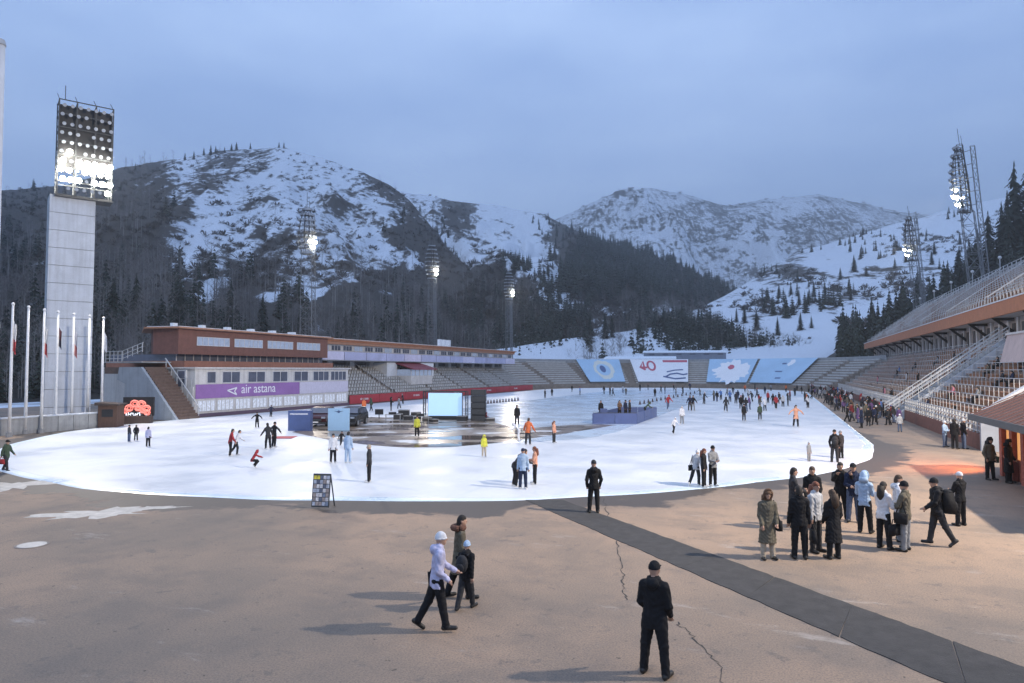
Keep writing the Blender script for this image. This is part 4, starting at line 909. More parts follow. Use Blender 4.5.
# ============ things on the infield and ice
sc_ = thing('video_screen', 'large pale blue video screen on a low black stage', 'screen', G(445,420), -.08)
MB().box(-1.75,1.75,0,.25,.35,2.75).build('case', M_dsteel, sc_); MB().box(-1.7,1.7,-.03,-.005,.42,2.70).build('display', mat('screen face', (.3,.5,.7), .3, .08, .6, emit=(.42,.62,.90), estr=.75), sc_); MB().box(-2.1,2.1,-.3,1.5,0,.34).build('stage', M_black, sc_)
for s in (-1,1):
    m = MB(); lattice(m, (s*2.15,.3,0), (s*2.15,.3,2.9), .24, .24, 9, .04); m.build('truss_post', M_dsteel, sc_)
m = MB(); m.bar((-2.15,.3,2.85),(2.15,.3,2.85),.12); m.build('truss_beam', M_dsteel, sc_)
sp_ = thing('speaker_stack', 'tall stack of black loudspeakers beside the video screen', 'loudspeaker', G(478,421.5), -.1)
for k in range(5):
    o = MB().box(-.72,.72,0,.8,.02+k*.62,.60+k*.62).build('cabinet', M_black, sp_); MB().box(-.66,.66,-.02,-.004,.07+k*.62,.56+k*.62).build('grille', M_dsteel, o)
M_case = mat('black flight case', (.03,.03,.033), .5, .4, 2)
for k, (px, py, w, h, ry) in enumerate(((398,420.5,.9,.7,.2),(408,421,.7,.55,-.3),(416,420,1.0,.8,.1),(427,422.5,.8,.5,.4),(462,422,.9,.6,-.2),(490,422.5,.8,.45,.3),(404,418.5,1.1,.9,0),(434,423,.6,.4,.6))):
    t = thing('flight_case', 'black equipment case set down by the video screen', 'case', G(px, py), ry, 'equipment cases by the screen')
    MB().box(-w/2,w/2,-.3,.3,.08,h).build('body', M_case, t); e = MB()
    for z in (.08,h-.05): e.box(-w/2-.02,w/2+.02,-.32,.32,z-.02,z+.03)
    e.build('edge_trim', M_steel, t)
    for sx in (-1,1): MB().tube([(sx*w*.38-.03,-.2,.05),(sx*w*.38+.03,-.2,.05)],.05,8).build('castor', M_black, t)
for k, (px, py) in enumerate(((393,422),(421,424))):
    t = thing('folding_table', 'folding table with sound gear by the video screen', 'table', G(px, py), .1, 'tables by the screen'); MB().box(-.75,.75,-.35,.35,.70,.74).build('tabletop', M_steel, t)
    for sx in (-1,1):
        for sy in (-1,1): MB().bar((sx*.68,sy*.3,0),(sx*.68,sy*.3,.70),.04).build('leg', M_steel, t)
    MB().box(-.4,.3,-.25,.2,.745,.95).build('mixing_desk', M_black, t)
t = thing('monitor_stand', 'small black monitor on a stand out on the ice', 'monitor', G(379,419), 0); MB().box(-.42,.42,0,.1,.45,1.0).build('case', M_black, t); MB().box(-.04,.04,.02,.08,.02,.45).build('post', M_black, t); MB().box(-.3,.3,-.15,.25,0,.02).build('foot', M_black, t)
t = thing('blue_stand', 'deep blue exhibition stand box with white name strip', 'display', G(299,431.5), .03)
MB().box(-.9,.9,0,.8,.04,1.7).build('panel', M_blue, t); text_mesh('nurbank', .34, M_text, 'lettering', t, (-.72,-.004,1.42), (math.pi/2,0,0), .006) if False else MB().box(-.75,.7,-.02,-.004,1.36,1.48).build('name_strip', mat('white name strip', (.6,.62,.7), .5, .5, 14), t); MB().box(-.95,.95,-.05,.85,0,.04).build('base', M_dsteel, t)
t = thing('pale_sign_board', 'pale blue sign board with dark winged emblem standing in meltwater', 'sign', G(338.5,431), 0)
MB().box(-.88,.88,0,.12,.05,1.85).build('board', M_lblue, t); em = MB().tube([(0,-.012,1.58),(0,-.003,1.58)],.11,14); em.prism([(-.42,1.64),(-.1,1.55),(-.1,1.62)],'y',-.012,-.003).prism([(.42,1.64),(.1,1.55),(.1,1.62)],'y',-.0121,-.003); em.build('emblem', M_bnavy, t)
for s in (-1,1): MB().box(s*.7-.05,s*.7+.05,-.25,.4,0,.05).build('foot', M_steel, t)
t = thing('red_carpet', 'red carpet lying beside the blue exhibition stand', 'carpet', G(284,437.5,.057), .05); MB().box(-.75,.75,-.9,.9,0,.012).build('pile', M_red, t); MB().box(-.78,.78,-.93,-.90,0,.016).build('edge', M_bnavy, t)
# cars by the clubhouse
def car(loc, rz, col, label, group=None):
    t = thing('parked_car', label, 'car', loc, rz, group); pm = mat('car paint '+col[0], col[1], .18, .05, 3, spec=.7)
    prof = [(-2.25,.45),(-2.3,.85),(-2.15,1.02),(-1.1,1.12),(-.55,1.62),(.9,1.70),(1.85,1.62),(2.2,1.05),(2.28,.5)]      # y forward is negative: bonnet at -y
    W_ = .93; mb = MB(); n = len(prof); vs = []
    for sx, k in ((-1,1),(1,1)):
        for y, z in prof: w = W_*(1-.22*max(0, z-1.05)/.6); vs.append((sx*w, y, z))
    mb.add(vs, [tuple(range(n))[::-1], tuple(range(n, 2*n))]+[(i, (i+1) % n, n+(i+1) % n, n+i) for i in range(n)]); bd = mb.build('body', pm, t)
    md = bd.modifiers.new('bevel', 'BEVEL'); md.width = .07; md.segments = 2
    MB().hexa([(-.82,-1.06,1.16),(.82,-1.06,1.16),(.72,-.60,1.58),(-.72,-.60,1.58),(-.82,-1.10,1.19),(.82,-1.10,1.19),(.72,-.64,1.62),(-.72,-.64,1.62)]).build('windscreen', M_glass, t)
    for s in (-1,1):
        MB().hexa([(s*.90,-.8,1.15),(s*.90,1.8,1.15),(s*.80,1.65,1.56),(s*.80,-.42,1.56),(s*.93,-.8,1.15),(s*.93,1.8,1.15),(s*.83,1.65,1.56),(s*.83,-.42,1.56)]).build('side_window', M_glass, t)
        MB().box(s*.68-.17,s*.68+.17,-2.33,-2.2,.78,.93).build('headlight', M_lampoff, t); MB().box(s*1.0-.1,s*1.0+.1,-.9,-.75,1.08,1.22).build('mirror', pm, t)
        for y in (-1.4,1.4):
            w = MB().tube([(s*.72,y,.36),(s*.95,y,.36)],.36,16).build('wheel', M_black, t); MB().tube([(s*.95,y,.36),(s*.965,y,.36)],.22,12).build('rim', M_steel, w)
    MB().box(-.5,.5,-2.35,-2.25,.55,.76).build('grille', M_dsteel, t); MB().box(-.26,.26,-2.37,-2.31,.42,.53).build('number_plate', M_white, t); MB().box(-.9,.9,-2.33,-2.1,.30,.46).build('bumper', M_dsteel, t); MB().box(-.85,.85,-2.1,2.2,.28,.46).build('underbody', M_black, t)
    return t
car(G(321,425.5), .06, ('dark red', (.05,.012,.014)), 'dark red off-road car parked between the blue stand and pale sign board')
car(G(352,425.5), -.05, ('black', (.012,.013,.016)), 'black off-road car parked half behind the pale sign board')
car(G(667,386.5), .6, ('blue', (.07,.11,.24)), 'blue car parked below the white 40 banner'); car(G(688,386.0), -.5, ('navy', (.06,.08,.18)), 'navy car parked between the white 40 banner and the white splash banner')
# blue clad platform
bp_ = thing('blue_platform', 'low blue panelled platform with people on it out on the ice', 'platform', (0,0,0)); A, B_, C_ = G(593,424.5), G(637,424.5), G(657,417); D_ = A+(C_-B_); bp_.location = A
def wallp(a, b, z0, z1):
    d = (b-a).normalized(); n = Vector((d.y,-d.x,0))*.06; return MB().hexa([(x-A).to_tuple() for x in (a, b, b+n, a+n)] and [((p-A).x, (p-A).y, z) for z in (z0, z1) for p in (a, b, b-n, a-n)])
for k in range(2):
    a, b = A.lerp(B_, k/2+.005), A.lerp(B_, (k+1)/2-.005); wallp(a, b, .05, 1.02).build('panel', M_blue, bp_); wallp(a, b, 1.03, 1.08).build('trim', M_dsteel, bp_)
for k in range(3): a, b = B_.lerp(C_, k/3+.01), B_.lerp(C_, (k+1)/3-.01); wallp(a, b, .05, 1.05).build('panel', M_blue, bp_)
for k in range(2): a, b = D_.lerp(C_, k/2), D_.lerp(C_, (k+1)/2-.01); wallp(a, b, .05, 1.05).build('panel', M_blue, bp_)
wallp(A, D_, .05, 1.0).build('panel', M_blue, bp_)
q = [A+(B_-A)*.02, B_-(B_-A)*.02, C_, D_]; MB().hexa([((p-A).x, (p-A).y+.1, z) for z in (.05, .38) for p in q]).build('deck', M_dsteel, bp_)
MB().box(.9,1.5,1.2,1.9,.39,1.35).build('lectern', M_blue, bp_)
# A-frame photo board at the ice edge
ab = thing('photo_board', 'tilted A-frame board covered with small photographs at the ice edge', 'board', G(320,509), -.12)
ab_t = Matrix.Rotation(rad(-9), 4, 'X')
o = MB().box(-.33,.33,-.02,.02,.06,1.25).build('board', M_dsteel, ab); o.rotation_euler = (rad(-9),0,0)
r_ = random.Random(3)
for i in range(7):
    for j in range(5):
        cc = r_.choice([(.62,.62,.66),(.45,.5,.6),(.2,.25,.35),(.7,.7,.72),(.35,.3,.28),(.12,.14,.2)]); cc = (.75,.65,.08) if (i, j) in ((6,0),(6,1)) else cc
        MB().box(-.30+j*.122,-.30+j*.122+.105,-.028,-.021,.12+i*.155,.12+i*.155+.13).build('photo', mat('photo print %d%d%d' % tuple(int(x*99) for x in cc), cc, .4, .5, 14), ab).rotation_euler = (rad(-9),0,0)
for s in (-1,1): MB().bar((s*.3,.22,1.2),(s*.3,.62,0),.035).build('leg', M_dsteel, ab)
# lane cones
for i in range(26):
    f = i/25; px, py = (485+f*75, 404-f*7.5) if i < 12 else (640+(i-12)*4.2, 404.5-(i-12)*.85); 
    t = thing('lane_cone', 'small dark lane marker standing along the infield edge', 'cone', G(px, py, .05), 0, 'lane markers along the infield'); MB().tube([(0,0,.03),(0,0,.55)], [.16,.05], 8).build('body', mat('dark cone', (.06,.03,.03), .6), t); MB().box(-.2,.2,-.2,.2,0,.03).build('base', M_black, t)
# ------------------------------------------------------------------ people: one continuous surface per body (distance field, surface nets)
def surfnet(F, org, h):
    ins = F < 0; nx, ny, nz = F.shape; cs = (nx-1, ny-1, nz-1)
    acc = np.zeros(cs+(3,)); cnt = np.zeros(cs)
    C = [(a, b, c) for a in (0, 1) for b in (0, 1) for c in (0, 1)]
    sl = lambda A, o: A[o[0]:o[0]+cs[0], o[1]:o[1]+cs[1], o[2]:o[2]+cs[2]]
    for p in C:
        for ax in range(3):
            if p[ax]: continue
            q = list(p); q[ax] = 1; fa, fb = sl(F, p), sl(F, tuple(q)); x = (fa < 0) != (fb < 0)
            t = np.where(x, fa/np.where(x, fa-fb, 1), 0)
            for d in range(3): acc[..., d] += np.where(x, p[d]+(t if d == ax else 0), 0)
            cnt += x
    act = cnt > 0; idx = -np.ones(cs, dtype=np.int64); idx[act] = np.arange(act.sum())
    I = np.argwhere(act); V = (I+acc[act]/cnt[act][:, None])*h+np.array(org)
    Q = []
    for ax in range(3):
        a, b = (ax+1) % 3, (ax+2) % 3
        s0 = [slice(None)]*3; s1 = [slice(None)]*3; s0[ax] = slice(0, -1); s1[ax] = slice(1, None)
        f0, f1 = ins[tuple(s0)], ins[tuple(s1)]; E = np.argwhere(f0 != f1)
        ok = (E[:, a] > 0) & (E[:, b] > 0) & (E[:, a] < F.shape[a]-1) & (E[:, b] < F.shape[b]-1); E = E[ok]
        def g(da, db): q = E.copy(); q[:, a] -= da; q[:, b] -= db; return idx[q[:, 0], q[:, 1], q[:, 2]]
        quad = np.stack([g(1, 1), g(0, 1), g(0, 0), g(1, 0)], 1); flip = ~f0[E[:, 0], E[:, 1], E[:, 2]]; quad[flip] = quad[flip][:, ::-1]; Q.append(quad)
    return V, np.concatenate(Q)
def d_cone(p, a, b, ra, rb):
    a, b = np.array(a), np.array(b); ab = b-a; t = np.clip(((p-a) @ ab)/max(ab @ ab, 1e-9), 0, 1); return np.linalg.norm(p-a-t[..., None]*ab, axis=-1)-(ra+(rb-ra)*t)
def d_ell(p, c, r): 
    r = np.array(r); q = (p-np.array(c))/r; k = np.linalg.norm(q, axis=-1); return (k-1)*r.min()
def d_loft(p, S):      # sections (z, cx, cy, rx, ry)
    S = np.array(S); o = np.argsort(S[:, 0]); S = S[o]; z = p[..., 2]; g = lambda k: np.interp(z, S[:, 0], S[:, k])
    rx, ry = g(3), g(4); d = (np.sqrt(((p[..., 0]-g(1))/rx)**2+((p[..., 1]-g(2))/ry)**2)-1)*np.minimum(rx, ry)
    return np.maximum(d, np.maximum(S[0, 0]-z, z-S[-1, 0]))
def smin(a, b, k): h = np.clip(.5+.5*(b-a)/k, 0, 1); return b*(1-h)+a*h-k*h*(1-h)
JACKET, TROUSER, SKIN, SHOE = 0, 1, 2, 3
def pose_prims(ps):
    """joints of a 1.75 m figure that faces +y; returns primitives (region, distance function) and the head frame"""
    lean = ps.get('lean', 0.0); hem = ps.get('hem', .80); fat = ps.get('fat', 1.0); pr = []
    def U(x, y, z):      # lean of everything above the hips
        h = z-.92
        return np.array((x, y+math.sin(lean)*h, .92+h*(math.cos(lean) if h > 0 else 1))) if h > 0 else np.array((x, y+math.sin(lean)*h*.25, z))
    low = 9
    for s in (-1, 1):
        L = ps['legL' if s < 0 else 'legR']; a, kb, sp = L
        hip = np.array((s*.085, 0, .90)); th = hip+.42*np.array((s*math.sin(sp), math.sin(a), -math.cos(a)*math.cos(sp))); sh = th+.40*np.array((s*math.sin(sp)*.6, math.sin(a-kb), -math.cos(a-kb)))
        toe = sh+np.array((s*.03, .17*math.cos(ps.get('toe', 0)), -.035)); heel = sh+np.array((0, -.045, -.035)); low = min(low, toe[2]-.045, heel[2]-.045)
        if a-kb < -.45: toe = sh+np.array((s*.02, .10, -.14)); heel = sh+np.array((0, -.07, .0)); low = min(low, toe[2]-.04)
        pr += [(TROUSER, lambda p, A=hip, B=th: d_cone(p, A, B, .100*fat, .080)), (TROUSER, lambda p, A=th, B=sh: d_cone(p, A, B, .077, .066)), (SHOE, lambda p, A=heel, B=toe: d_cone(p, A, B, .047, .040))]
    pr.append((TROUSER, lambda p: d_ell(p, (0, 0, .93), (.155*fat, .115, .13))))
    sec = [(hem, .175*fat, .125), (.92, .168*fat, .125), (1.08, .150*fat, .112), (1.25, .172*fat, .120), (1.38, .178*fat, .112), (1.455, .11, .085), (1.49, .075, .07)]
    if hem < .7: sec = [(hem, .215*fat, .165), (.75, .185*fat, .14)]+sec[1:]
    S = []
    for z, rx, ry in sec: c = U(0, 0, z); S.append((c[2], c[0], c[1], rx, ry))
    pr.append((JACKET, lambda p, S=S: d_loft(p, S)))
    hands = []
    for s in (-1, 1):
        f, ab, el, tw = ps['armL' if s < 0 else 'armR']      # forward swing, out to the side, elbow bend, forearm towards the middle
        sh = U(s*.165, 0, 1.385); d1 = np.array((s*math.sin(ab), math.sin(f)*math.cos(ab), -math.cos(f)*math.cos(ab))); eb = sh+.285*d1
        g = f+el; d2 = np.array((s*math.sin(ab)*.8-s*tw, math.sin(g), -math.cos(g))); d2 = d2/np.linalg.norm(d2); wr = eb+.235*d2; hd = wr+.075*d2
        pr += [(JACKET, lambda p, A=sh, B=eb: d_cone(p, A, B, .072*fat, .060)), (JACKET, lambda p, A=eb, B=wr: d_cone(p, A, B, .060, .048)), (SKIN, lambda p, A=wr, B=hd: d_cone(p, A, B, .030, .036))]
        pr.append((JACKET, lambda p, A=U(s*.05, -.01, 1.455), B=sh: d_cone(p, A, B, .058, .066)))
        hands.append((hd, d2, s))
    hc = U(0, .015+ps.get('nod', 0)*.5, 1.635); nk = U(0, 0, 1.46)
    pr += [(SKIN, lambda p: d_cone(p, nk, hc-np.array((0, .02, .05)), .058, .055)), (SKIN, lambda p: d_ell(p, hc, (.076, .094, .112))), (SKIN, lambda p: d_cone(p, hc+np.array((0, .05, -.06)), hc+np.array((0, .055, -.085)), .045, .036)),
           (SKIN, lambda p: d_cone(p, hc+np.array((0, .09, .015)), hc+np.array((0, .112, -.022)), .012, .018)), (JACKET, lambda p: d_cone(p, U(-.045, -.01, 1.475), U(.045, -.01, 1.475), .072, .072))]
    if ps.get('hoodback'): pr.append((JACKET, lambda p: d_ell(p, U(0, -.10, 1.44), (.12, .075, .09))))
    for s in (-1, 1): pr.append((SKIN, lambda p, s=s: d_ell(p, hc+np.array((s*.078, -.005, -.005)), (.014, .022, .032))))
    return pr, hc, hands, low
def body_mesh(ps, h):
    pr, hc, hands, low = pose_prims(ps)
    lo, hi = np.array((-.95, -.85, low-.06)), np.array((.95, .95, 1.85)); n = np.ceil((hi-lo)/h).astype(int)
    # bound the grid by a coarse pass
    gx = [np.arange(k)*h+o for k, o in zip(n, lo)]
    def field(xs):
        p = np.stack(np.meshgrid(*xs, indexing='ij'), -1); F = None
        q = p*np.array((1, 1, .55)); fold = np.sin(q[..., 2]*62+5*np.sin(q[..., 0]*17+1.3)+4*np.sin(q[..., 1]*15))*np.sin(q[..., 0]*23+q[..., 1]*19+6*np.sin(q[..., 2]*11))
        for r, f in pr:
            d = f(p)
            if r in (JACKET, TROUSER): d = d-fold*(.0085 if r == JACKET else .006)
            F = d if F is None else smin(F, d, .024)
        return F
    cx = [g[::4] for g in gx]; Fc = field(cx); ii = np.argwhere(Fc < .12); a, b = ii.min(0), ii.max(0)
    xs = [g[max(0, (a[k]-1)*4):(b[k]+2)*4] for k, g in enumerate(gx)]
    F = field(xs); V, Q = surfnet(F, [x[0] for x in xs], h)
    c = V[Q].mean(1); D = np.stack([f(c)-(.004 if r == JACKET else 0) for r, f in pr], 1); reg = np.array([r for r, f in pr])[D.argmin(1)]
    V[:, 2] -= low; me = bpy.data.meshes.new('body'); v = V.astype(np.float32)
    fv = []; ff = []; fr_ = []
    if h < .022:      # fingers and thumb of their own, slightly curled
        for hd, d, s in hands:
            d = Vector(d); side = Vector((1, 0, 0)) if abs(d.x) < .8 else Vector((0, 1, 0)); side = (side-d*side.dot(d)).normalized(); nrm = d.cross(side).normalized()*(1 if s > 0 else -1)
            H = Vector(hd)-Vector((0, 0, low))
            for q, L in enumerate((.060, .070, .066, .052)):
                o = H+side*(q-1.5)*.018+d*.018; mb = MB().tube([o, o+d*L*.5+nrm*.006, o+d*L*.85+nrm*.026], [.0095, .009, .007], 5); b0 = len(v)+len(fv); fv += mb.v; ff += [tuple(b0+i for i in f) for f in mb.f]
            o = H-d*.02+side*.03; mb = MB().tube([o, o+side*.02+d*.03+nrm*.012, o+side*.018+d*.06+nrm*.022], [.011, .0105, .008], 5); b0 = len(v)+len(fv); fv += mb.v; ff += [tuple(b0+i for i in f) for f in mb.f]
    me.from_pydata([tuple(p) for p in v]+[tuple(p) for p in fv], [], [tuple(int(i) for i in q) for q in Q]+ff)
    me.polygons.foreach_set('material_index', np.concatenate([reg, np.full(len(ff), SKIN)]).astype(np.int32)); me.shade_smooth(); me.update()
    for k in range(4): me.materials.append(None)
    return me, Vector(hc)-Vector((0, 0, low))
D0 = dict(legL=(0,0,.06), legR=(0,0,.06), armL=(.05,.14,.15,0), armR=(.05,.14,.15,0))
POSES = dict(
    stand=dict(D0), wide=dict(D0, legL=(.03,0,.16), legR=(-.03,.0,.15), armL=(.05,.22,.75,.45), armR=(.0,.24,.7,.35), fat=1.14, hem=.74, hoodback=1),
    pocket=dict(D0, legL=(.04,0,.1), armL=(-.1,.28,.5,.35), armR=(-.1,.28,.5,.35), hoodback=1), crossed=dict(D0, legR=(.05,.05,.1), armL=(.35,.15,1.25,.75), armR=(.30,.18,1.2,.7)),
    walk=dict(D0, legL=(-.28,.16,.02), legR=(.26,.08,.02), armL=(.35,.12,.5,.1), armR=(-.35,.12,.25,0), lean=.05, hem=.76, hoodback=1),
    stride=dict(D0, legL=(-.36,.14,.02), legR=(.20,.02,.02), armL=(.35,.12,.7,.2), armR=(-.10,.12,.9,.2), lean=.07, hem=.78, hoodback=1, fat=1.08),
    photo=dict(D0, legL=(0,0,.12), legR=(.05,.03,.12), armL=(1.05,.35,1.35,.55), armR=(1.05,.35,1.35,.55), fat=1.05),
    coat=dict(D0, hem=.42, armL=(.1,.16,.6,.35), armR=(.05,.16,.4,.2), fat=1.08), coatwalk=dict(D0, hem=.55, legL=(-.25,.1,.02), legR=(.28,.05,.02), lean=.05),
    skate=dict(D0, legL=(-.32,.30,.12), legR=(.25,.35,.05), armL=(.5,.35,.4,0), armR=(-.45,.35,.3,0), lean=.28), glide=dict(D0, legL=(.12,.25,.10), legR=(.05,.2,.10), armL=(.3,.45,.3,0), armR=(.25,.45,.3,0), lean=.18),
    armsout=dict(D0, legL=(.06,.12,.12), legR=(-.05,.12,.12), armL=(.1,1.05,.1,0), armR=(.1,1.05,.1,0), lean=.05, hem=.66), squat=dict(D0, legL=(1.45,2.1,.15), legR=(1.35,2.0,.2), armL=(1.0,.2,.3,0), armR=(1.0,.3,.3,0), lean=.5),
    bend=dict(D0, legL=(.2,.4,.1), legR=(.1,.35,.1), armL=(.7,.2,.5,.2), armR=(.7,.2,.5,.2), lean=.75), sit=dict(D0, legL=(1.45,1.5,.08), legR=(1.5,1.5,.08), armL=(.4,.15,.9,.4), armR=(.4,.15,.9,.4), lean=.1))
BODY = {}
def body(pose, fine):
    k = (pose, fine)
    if k not in BODY: BODY[k] = body_mesh(POSES[pose], {2: .0155, 1: .021, 0: .034}[fine])
    return BODY[k]
COLS = dict(black=(.014,.014,.016), charcoal=(.035,.036,.04), navy=(.02,.028,.06), red=(.36,.04,.045), dark_red=(.16,.025,.03), orange=(.62,.16,.06), peach=(.62,.32,.22), white=(.66,.67,.70), lavender=(.50,.50,.68), light_blue=(.38,.50,.66), blue=(.10,.20,.44),
    grey=(.25,.26,.27), light_grey=(.46,.47,.49), khaki=(.13,.115,.085), brown=(.14,.085,.055), beige=(.42,.36,.28), green=(.06,.09,.06), yellow=(.62,.62,.08), denim=(.09,.12,.19), pink=(.55,.22,.26), teal=(.10,.38,.40), purple=(.14,.08,.20))
def cloth(c): return mat('cloth '+c, COLS[c], .85, .22, 7, bump=.55, bscale=16, spec=.25)
M_skin = mat('skin', (.46,.28,.20), .55, .1, 6); M_shoe = mat('dark shoes', (.02,.018,.016), .5, .2, 6); M_skate = mat('white skates', (.6,.6,.6), .4, .1, 6)
HAIRC = dict(dark_hair=(.018,.013,.010), brown_hair=(.06,.035,.02), red_hair=(.16,.05,.025), white_hair=(.55,.54,.52))
HEADS = {}
def head_mesh(kind):
    if kind in HEADS: return HEADS[kind]
    mb = MB()
    def dome(r, z0, z1, zs=1.0, n=12, m=6, back=0.0, front=0.0):
        vs = []; fs = []
        for i in range(m+1):
            t = (i/m)*math.pi*.5*1.12
            for k in range(n):
                a = 2*math.pi*k/n; rr = r*math.sin(min(t, math.pi/2)); z = z0+(z1-z0)*math.cos(t)-(back if math.sin(a) < -.2 else 0)*(i/m)**2+(front if math.sin(a) > .3 else 0)*(i/m)**2
                vs.append((rr*math.cos(a)*.90, rr*math.sin(a)*1.08-.005, z))
        for i in range(m):
            for k in range(n): fs.append((i*n+k, (i+1)*n+k, (i+1)*n+(k+1) % n, i*n+(k+1) % n))
        return mb.add(vs, fs)
    if kind == 'beanie': dome(.100, .012, .130); mb.tube([(.092*math.cos(a)*.92, .100*math.sin(a), .005) for a in [2*math.pi*k/12 for k in range(13)]], .016, 6)
    elif kind == 'pompom': dome(.101, .01, .135); mb.ball((0,-.01,.15),.03,8,5)
    elif kind == 'cap': dome(.101, .03, .135); mb.hexa([(-.07,.08,.03),(.07,.08,.03),(.05,.175,.015),(-.05,.175,.015),(-.07,.08,.045),(.07,.08,.045),(.05,.175,.028),(-.05,.175,.028)])
    elif kind == 'short': dome(.098, .01, .128, back=.075, front=.045)
    elif kind == 'long': dome(.102, .0, .13, back=.10, front=.05); mb.tube([(0,-.075,.02),(0,-.095,-.12),(0,-.10,-.26),(0,-.10,-.36)], [.085,.10,.10,.03], 10)
    elif kind == 'hood': 
        dome(.118, .0, .148, back=.10, front=.05); mb.tube([(.105*math.cos(a), .055+.02*math.sin(a), .005+.135*math.sin(a)) for a in [math.pi*(-.28+1.56*k/14) for k in range(15)]], .026, 6); mb.tube([(0,-.06,-.02),(0,-.05,-.15)], [.115,.13], 12)
    HEADS[kind] = mb.mesh(kind); HEADS[kind].shade_smooth(); return HEADS[kind]
EYES = MB()
for s in (-1,1): EYES.ball((s*.031,.088,.012),.0105,6,4).box(s*.031-.018,s*.031+.018,.085,.094,.030,.037)
EYES.box(-.022,.022,.083,.0905,-.062,-.054); EYES = EYES.mesh('eyes_and_mouth'); EYES.materials.append(mat('face features', (.05,.025,.02), .5))
BAGS = {}
def bag_mesh(kind):
    if kind in BAGS: return BAGS[kind]
    mb = MB()
    if kind == 'backpack': mb.ball((0,-.225,1.20),.5,12,8,(.34,.24,.46)); mb.ball((0,-.33,1.12),.5,10,6,(.24,.10,.24)); mb.tube([(-.1,.13,1.2),(-.1,.06,1.44),(-.1,-.14,1.40)],.025,6).tube([(.1,.13,1.2),(.1,.06,1.44),(.1,-.14,1.40)],.025,6)
    if kind == 'bigpack': mb.hexa([(-.17,-.42,.86),(.17,-.42,.86),(.19,-.12,.88),(-.19,-.12,.88),(-.13,-.36,1.40),(.13,-.36,1.40),(.16,-.13,1.44),(-.16,-.13,1.44)]); mb.ball((0,-.40,1.04),.5,10,6,(.26,.2,.30)); mb.ball((0,-.25,1.42),.5,10,6,(.30,.24,.12)); mb.tube([(-.1,.13,1.2),(-.1,.06,1.44),(-.1,-.14,1.40)],.03,6).tube([(.1,.13,1.2),(.1,.06,1.44),(.1,-.14,1.40)],.03,6)
    if kind == 'shoulder': mb.hexa([(-.33,-.14,.72),(-.22,-.14,.72),(-.22,.14,.72),(-.33,.14,.72),(-.32,-.16,.98),(-.23,-.16,.98),(-.23,.16,.98),(-.32,.16,.98)]); mb.tube([(-.27,-.12,.96),(-.23,-.03,1.2),(-.17,0,1.475),(-.23,.03,1.2),(-.27,.12,.96)],.013,6)
    if kind == 'handbag': mb.hexa([(.26,-.20,.42),(.36,-.20,.42),(.36,.20,.42),(.26,.20,.42),(.27,-.17,.70),(.35,-.17,.70),(.35,.17,.70),(.27,.17,.70)]); mb.tube([(.31,-.1,.69),(.30,-.04,.83),(.30,.04,.83),(.31,.1,.69)],.012,6)
    BAGS[kind] = mb.mesh(kind); BAGS[kind].shade_smooth(); return BAGS[kind]
def person(px, py, top, pose, face, jacket, trouser, head, headc, label, fine=0, bag=None, bagc='black', ztop=0.0, group=None, cat='person', hgt=None, skates=False, zg=None, loc=None):
    """px, py = feet in the photograph (on the ground), face = heading in degrees: 0 away from the camera, 90 to the right, 180 towards it"""
    zg = .045 if skates and zg is None else (zg or 0.0)
    p = loc if loc is not None else G(px, py, zg)
    if hgt is None: hgt = (py-top)*p.y/FPX*1.0
    hgt = min(max(hgt, .9), 1.92)
    me, hc = body(pose, fine); k = hgt/1.75 if pose not in ('squat','sit','bend','skate','glide') else max(.62, min(1.03, (hgt*1.0)/(hc.z+.12))) if loc is None and pose in ('squat','bend') else hgt/1.75
    t = thing('person', label, cat, p, -rad(face), group); t.scale = (k, k, k)
    b = link('body', me, t); hm_ = cloth(headc) if headc in COLS else mat('hair '+headc, HAIRC[headc], .7, .3, 20, bump=.6, bscale=40)
    for i, m_ in enumerate((cloth(jacket), cloth(trouser), M_skin, M_skate if skates else M_shoe)): b.material_slots[i].link = 'OBJECT'; b.material_slots[i].material = m_
    nm = {'beanie':'hat','pompom':'hat','cap':'cap','short':'hair','long':'hair','hood':'hood'}[head]
    hm2 = head_mesh(head)
    if not len(hm2.materials): hm2.materials.append(None)
    o = link(nm, hm2, t); o.location = hc; o.material_slots[0].link = 'OBJECT'; o.material_slots[0].material = hm_
    if fine and 100 < face % 360 < 260: e = link('eyes_and_mouth', EYES, t); e.location = hc
    if bag:
        bm_ = bag_mesh(bag)
        if not len(bm_.materials): bm_.materials.append(None)
        o = link({'backpack':'backpack','bigpack':'backpack','shoulder':'shoulder_bag','handbag':'bag'}[bag], bm_, t); o.material_slots[0].link = 'OBJECT'; o.material_slots[0].material = cloth(bagc)
    return t
Pn = person
# ---- foreground
Pn(655,676,565,'wide',32,'black','black','cap','black','man in black jacket and cap standing alone on the plaza beside the long crack',2)
Pn(437,631,536,'stride',80,'lavender','black','beanie','white','person in pale lavender jacket and white hat striding across the plaza',2,'shoulder','black')
Pn(459,598,516,'coatwalk',78,'khaki','black','short','dark_hair','bare headed man in grey brown coat with brown fur collar walking past a child',2)
fc_ = [o for o in COL.objects if o.name.startswith('person')][-1]
cb = MB().tube([(.13*math.cos(a), .11*math.sin(a)-.02, 1.47) for a in [2*math.pi*k/14 for k in range(15)]], .065, 8).build('fur_collar', mat('brown fur', (.16,.075,.05), .95, .4, 20, bump=.9, bscale=40), fc_, True)
Pn(466,609,542,'walk',25,'black','charcoal','beanie','light_blue','child in black jacket with pale blue hat and black backpack on the plaza',2,'backpack','charcoal')
Pn(594,513,461,'pocket',-5,'black','black','cap','charcoal','man in black jacket standing on the crossing mat watching the ice',2)
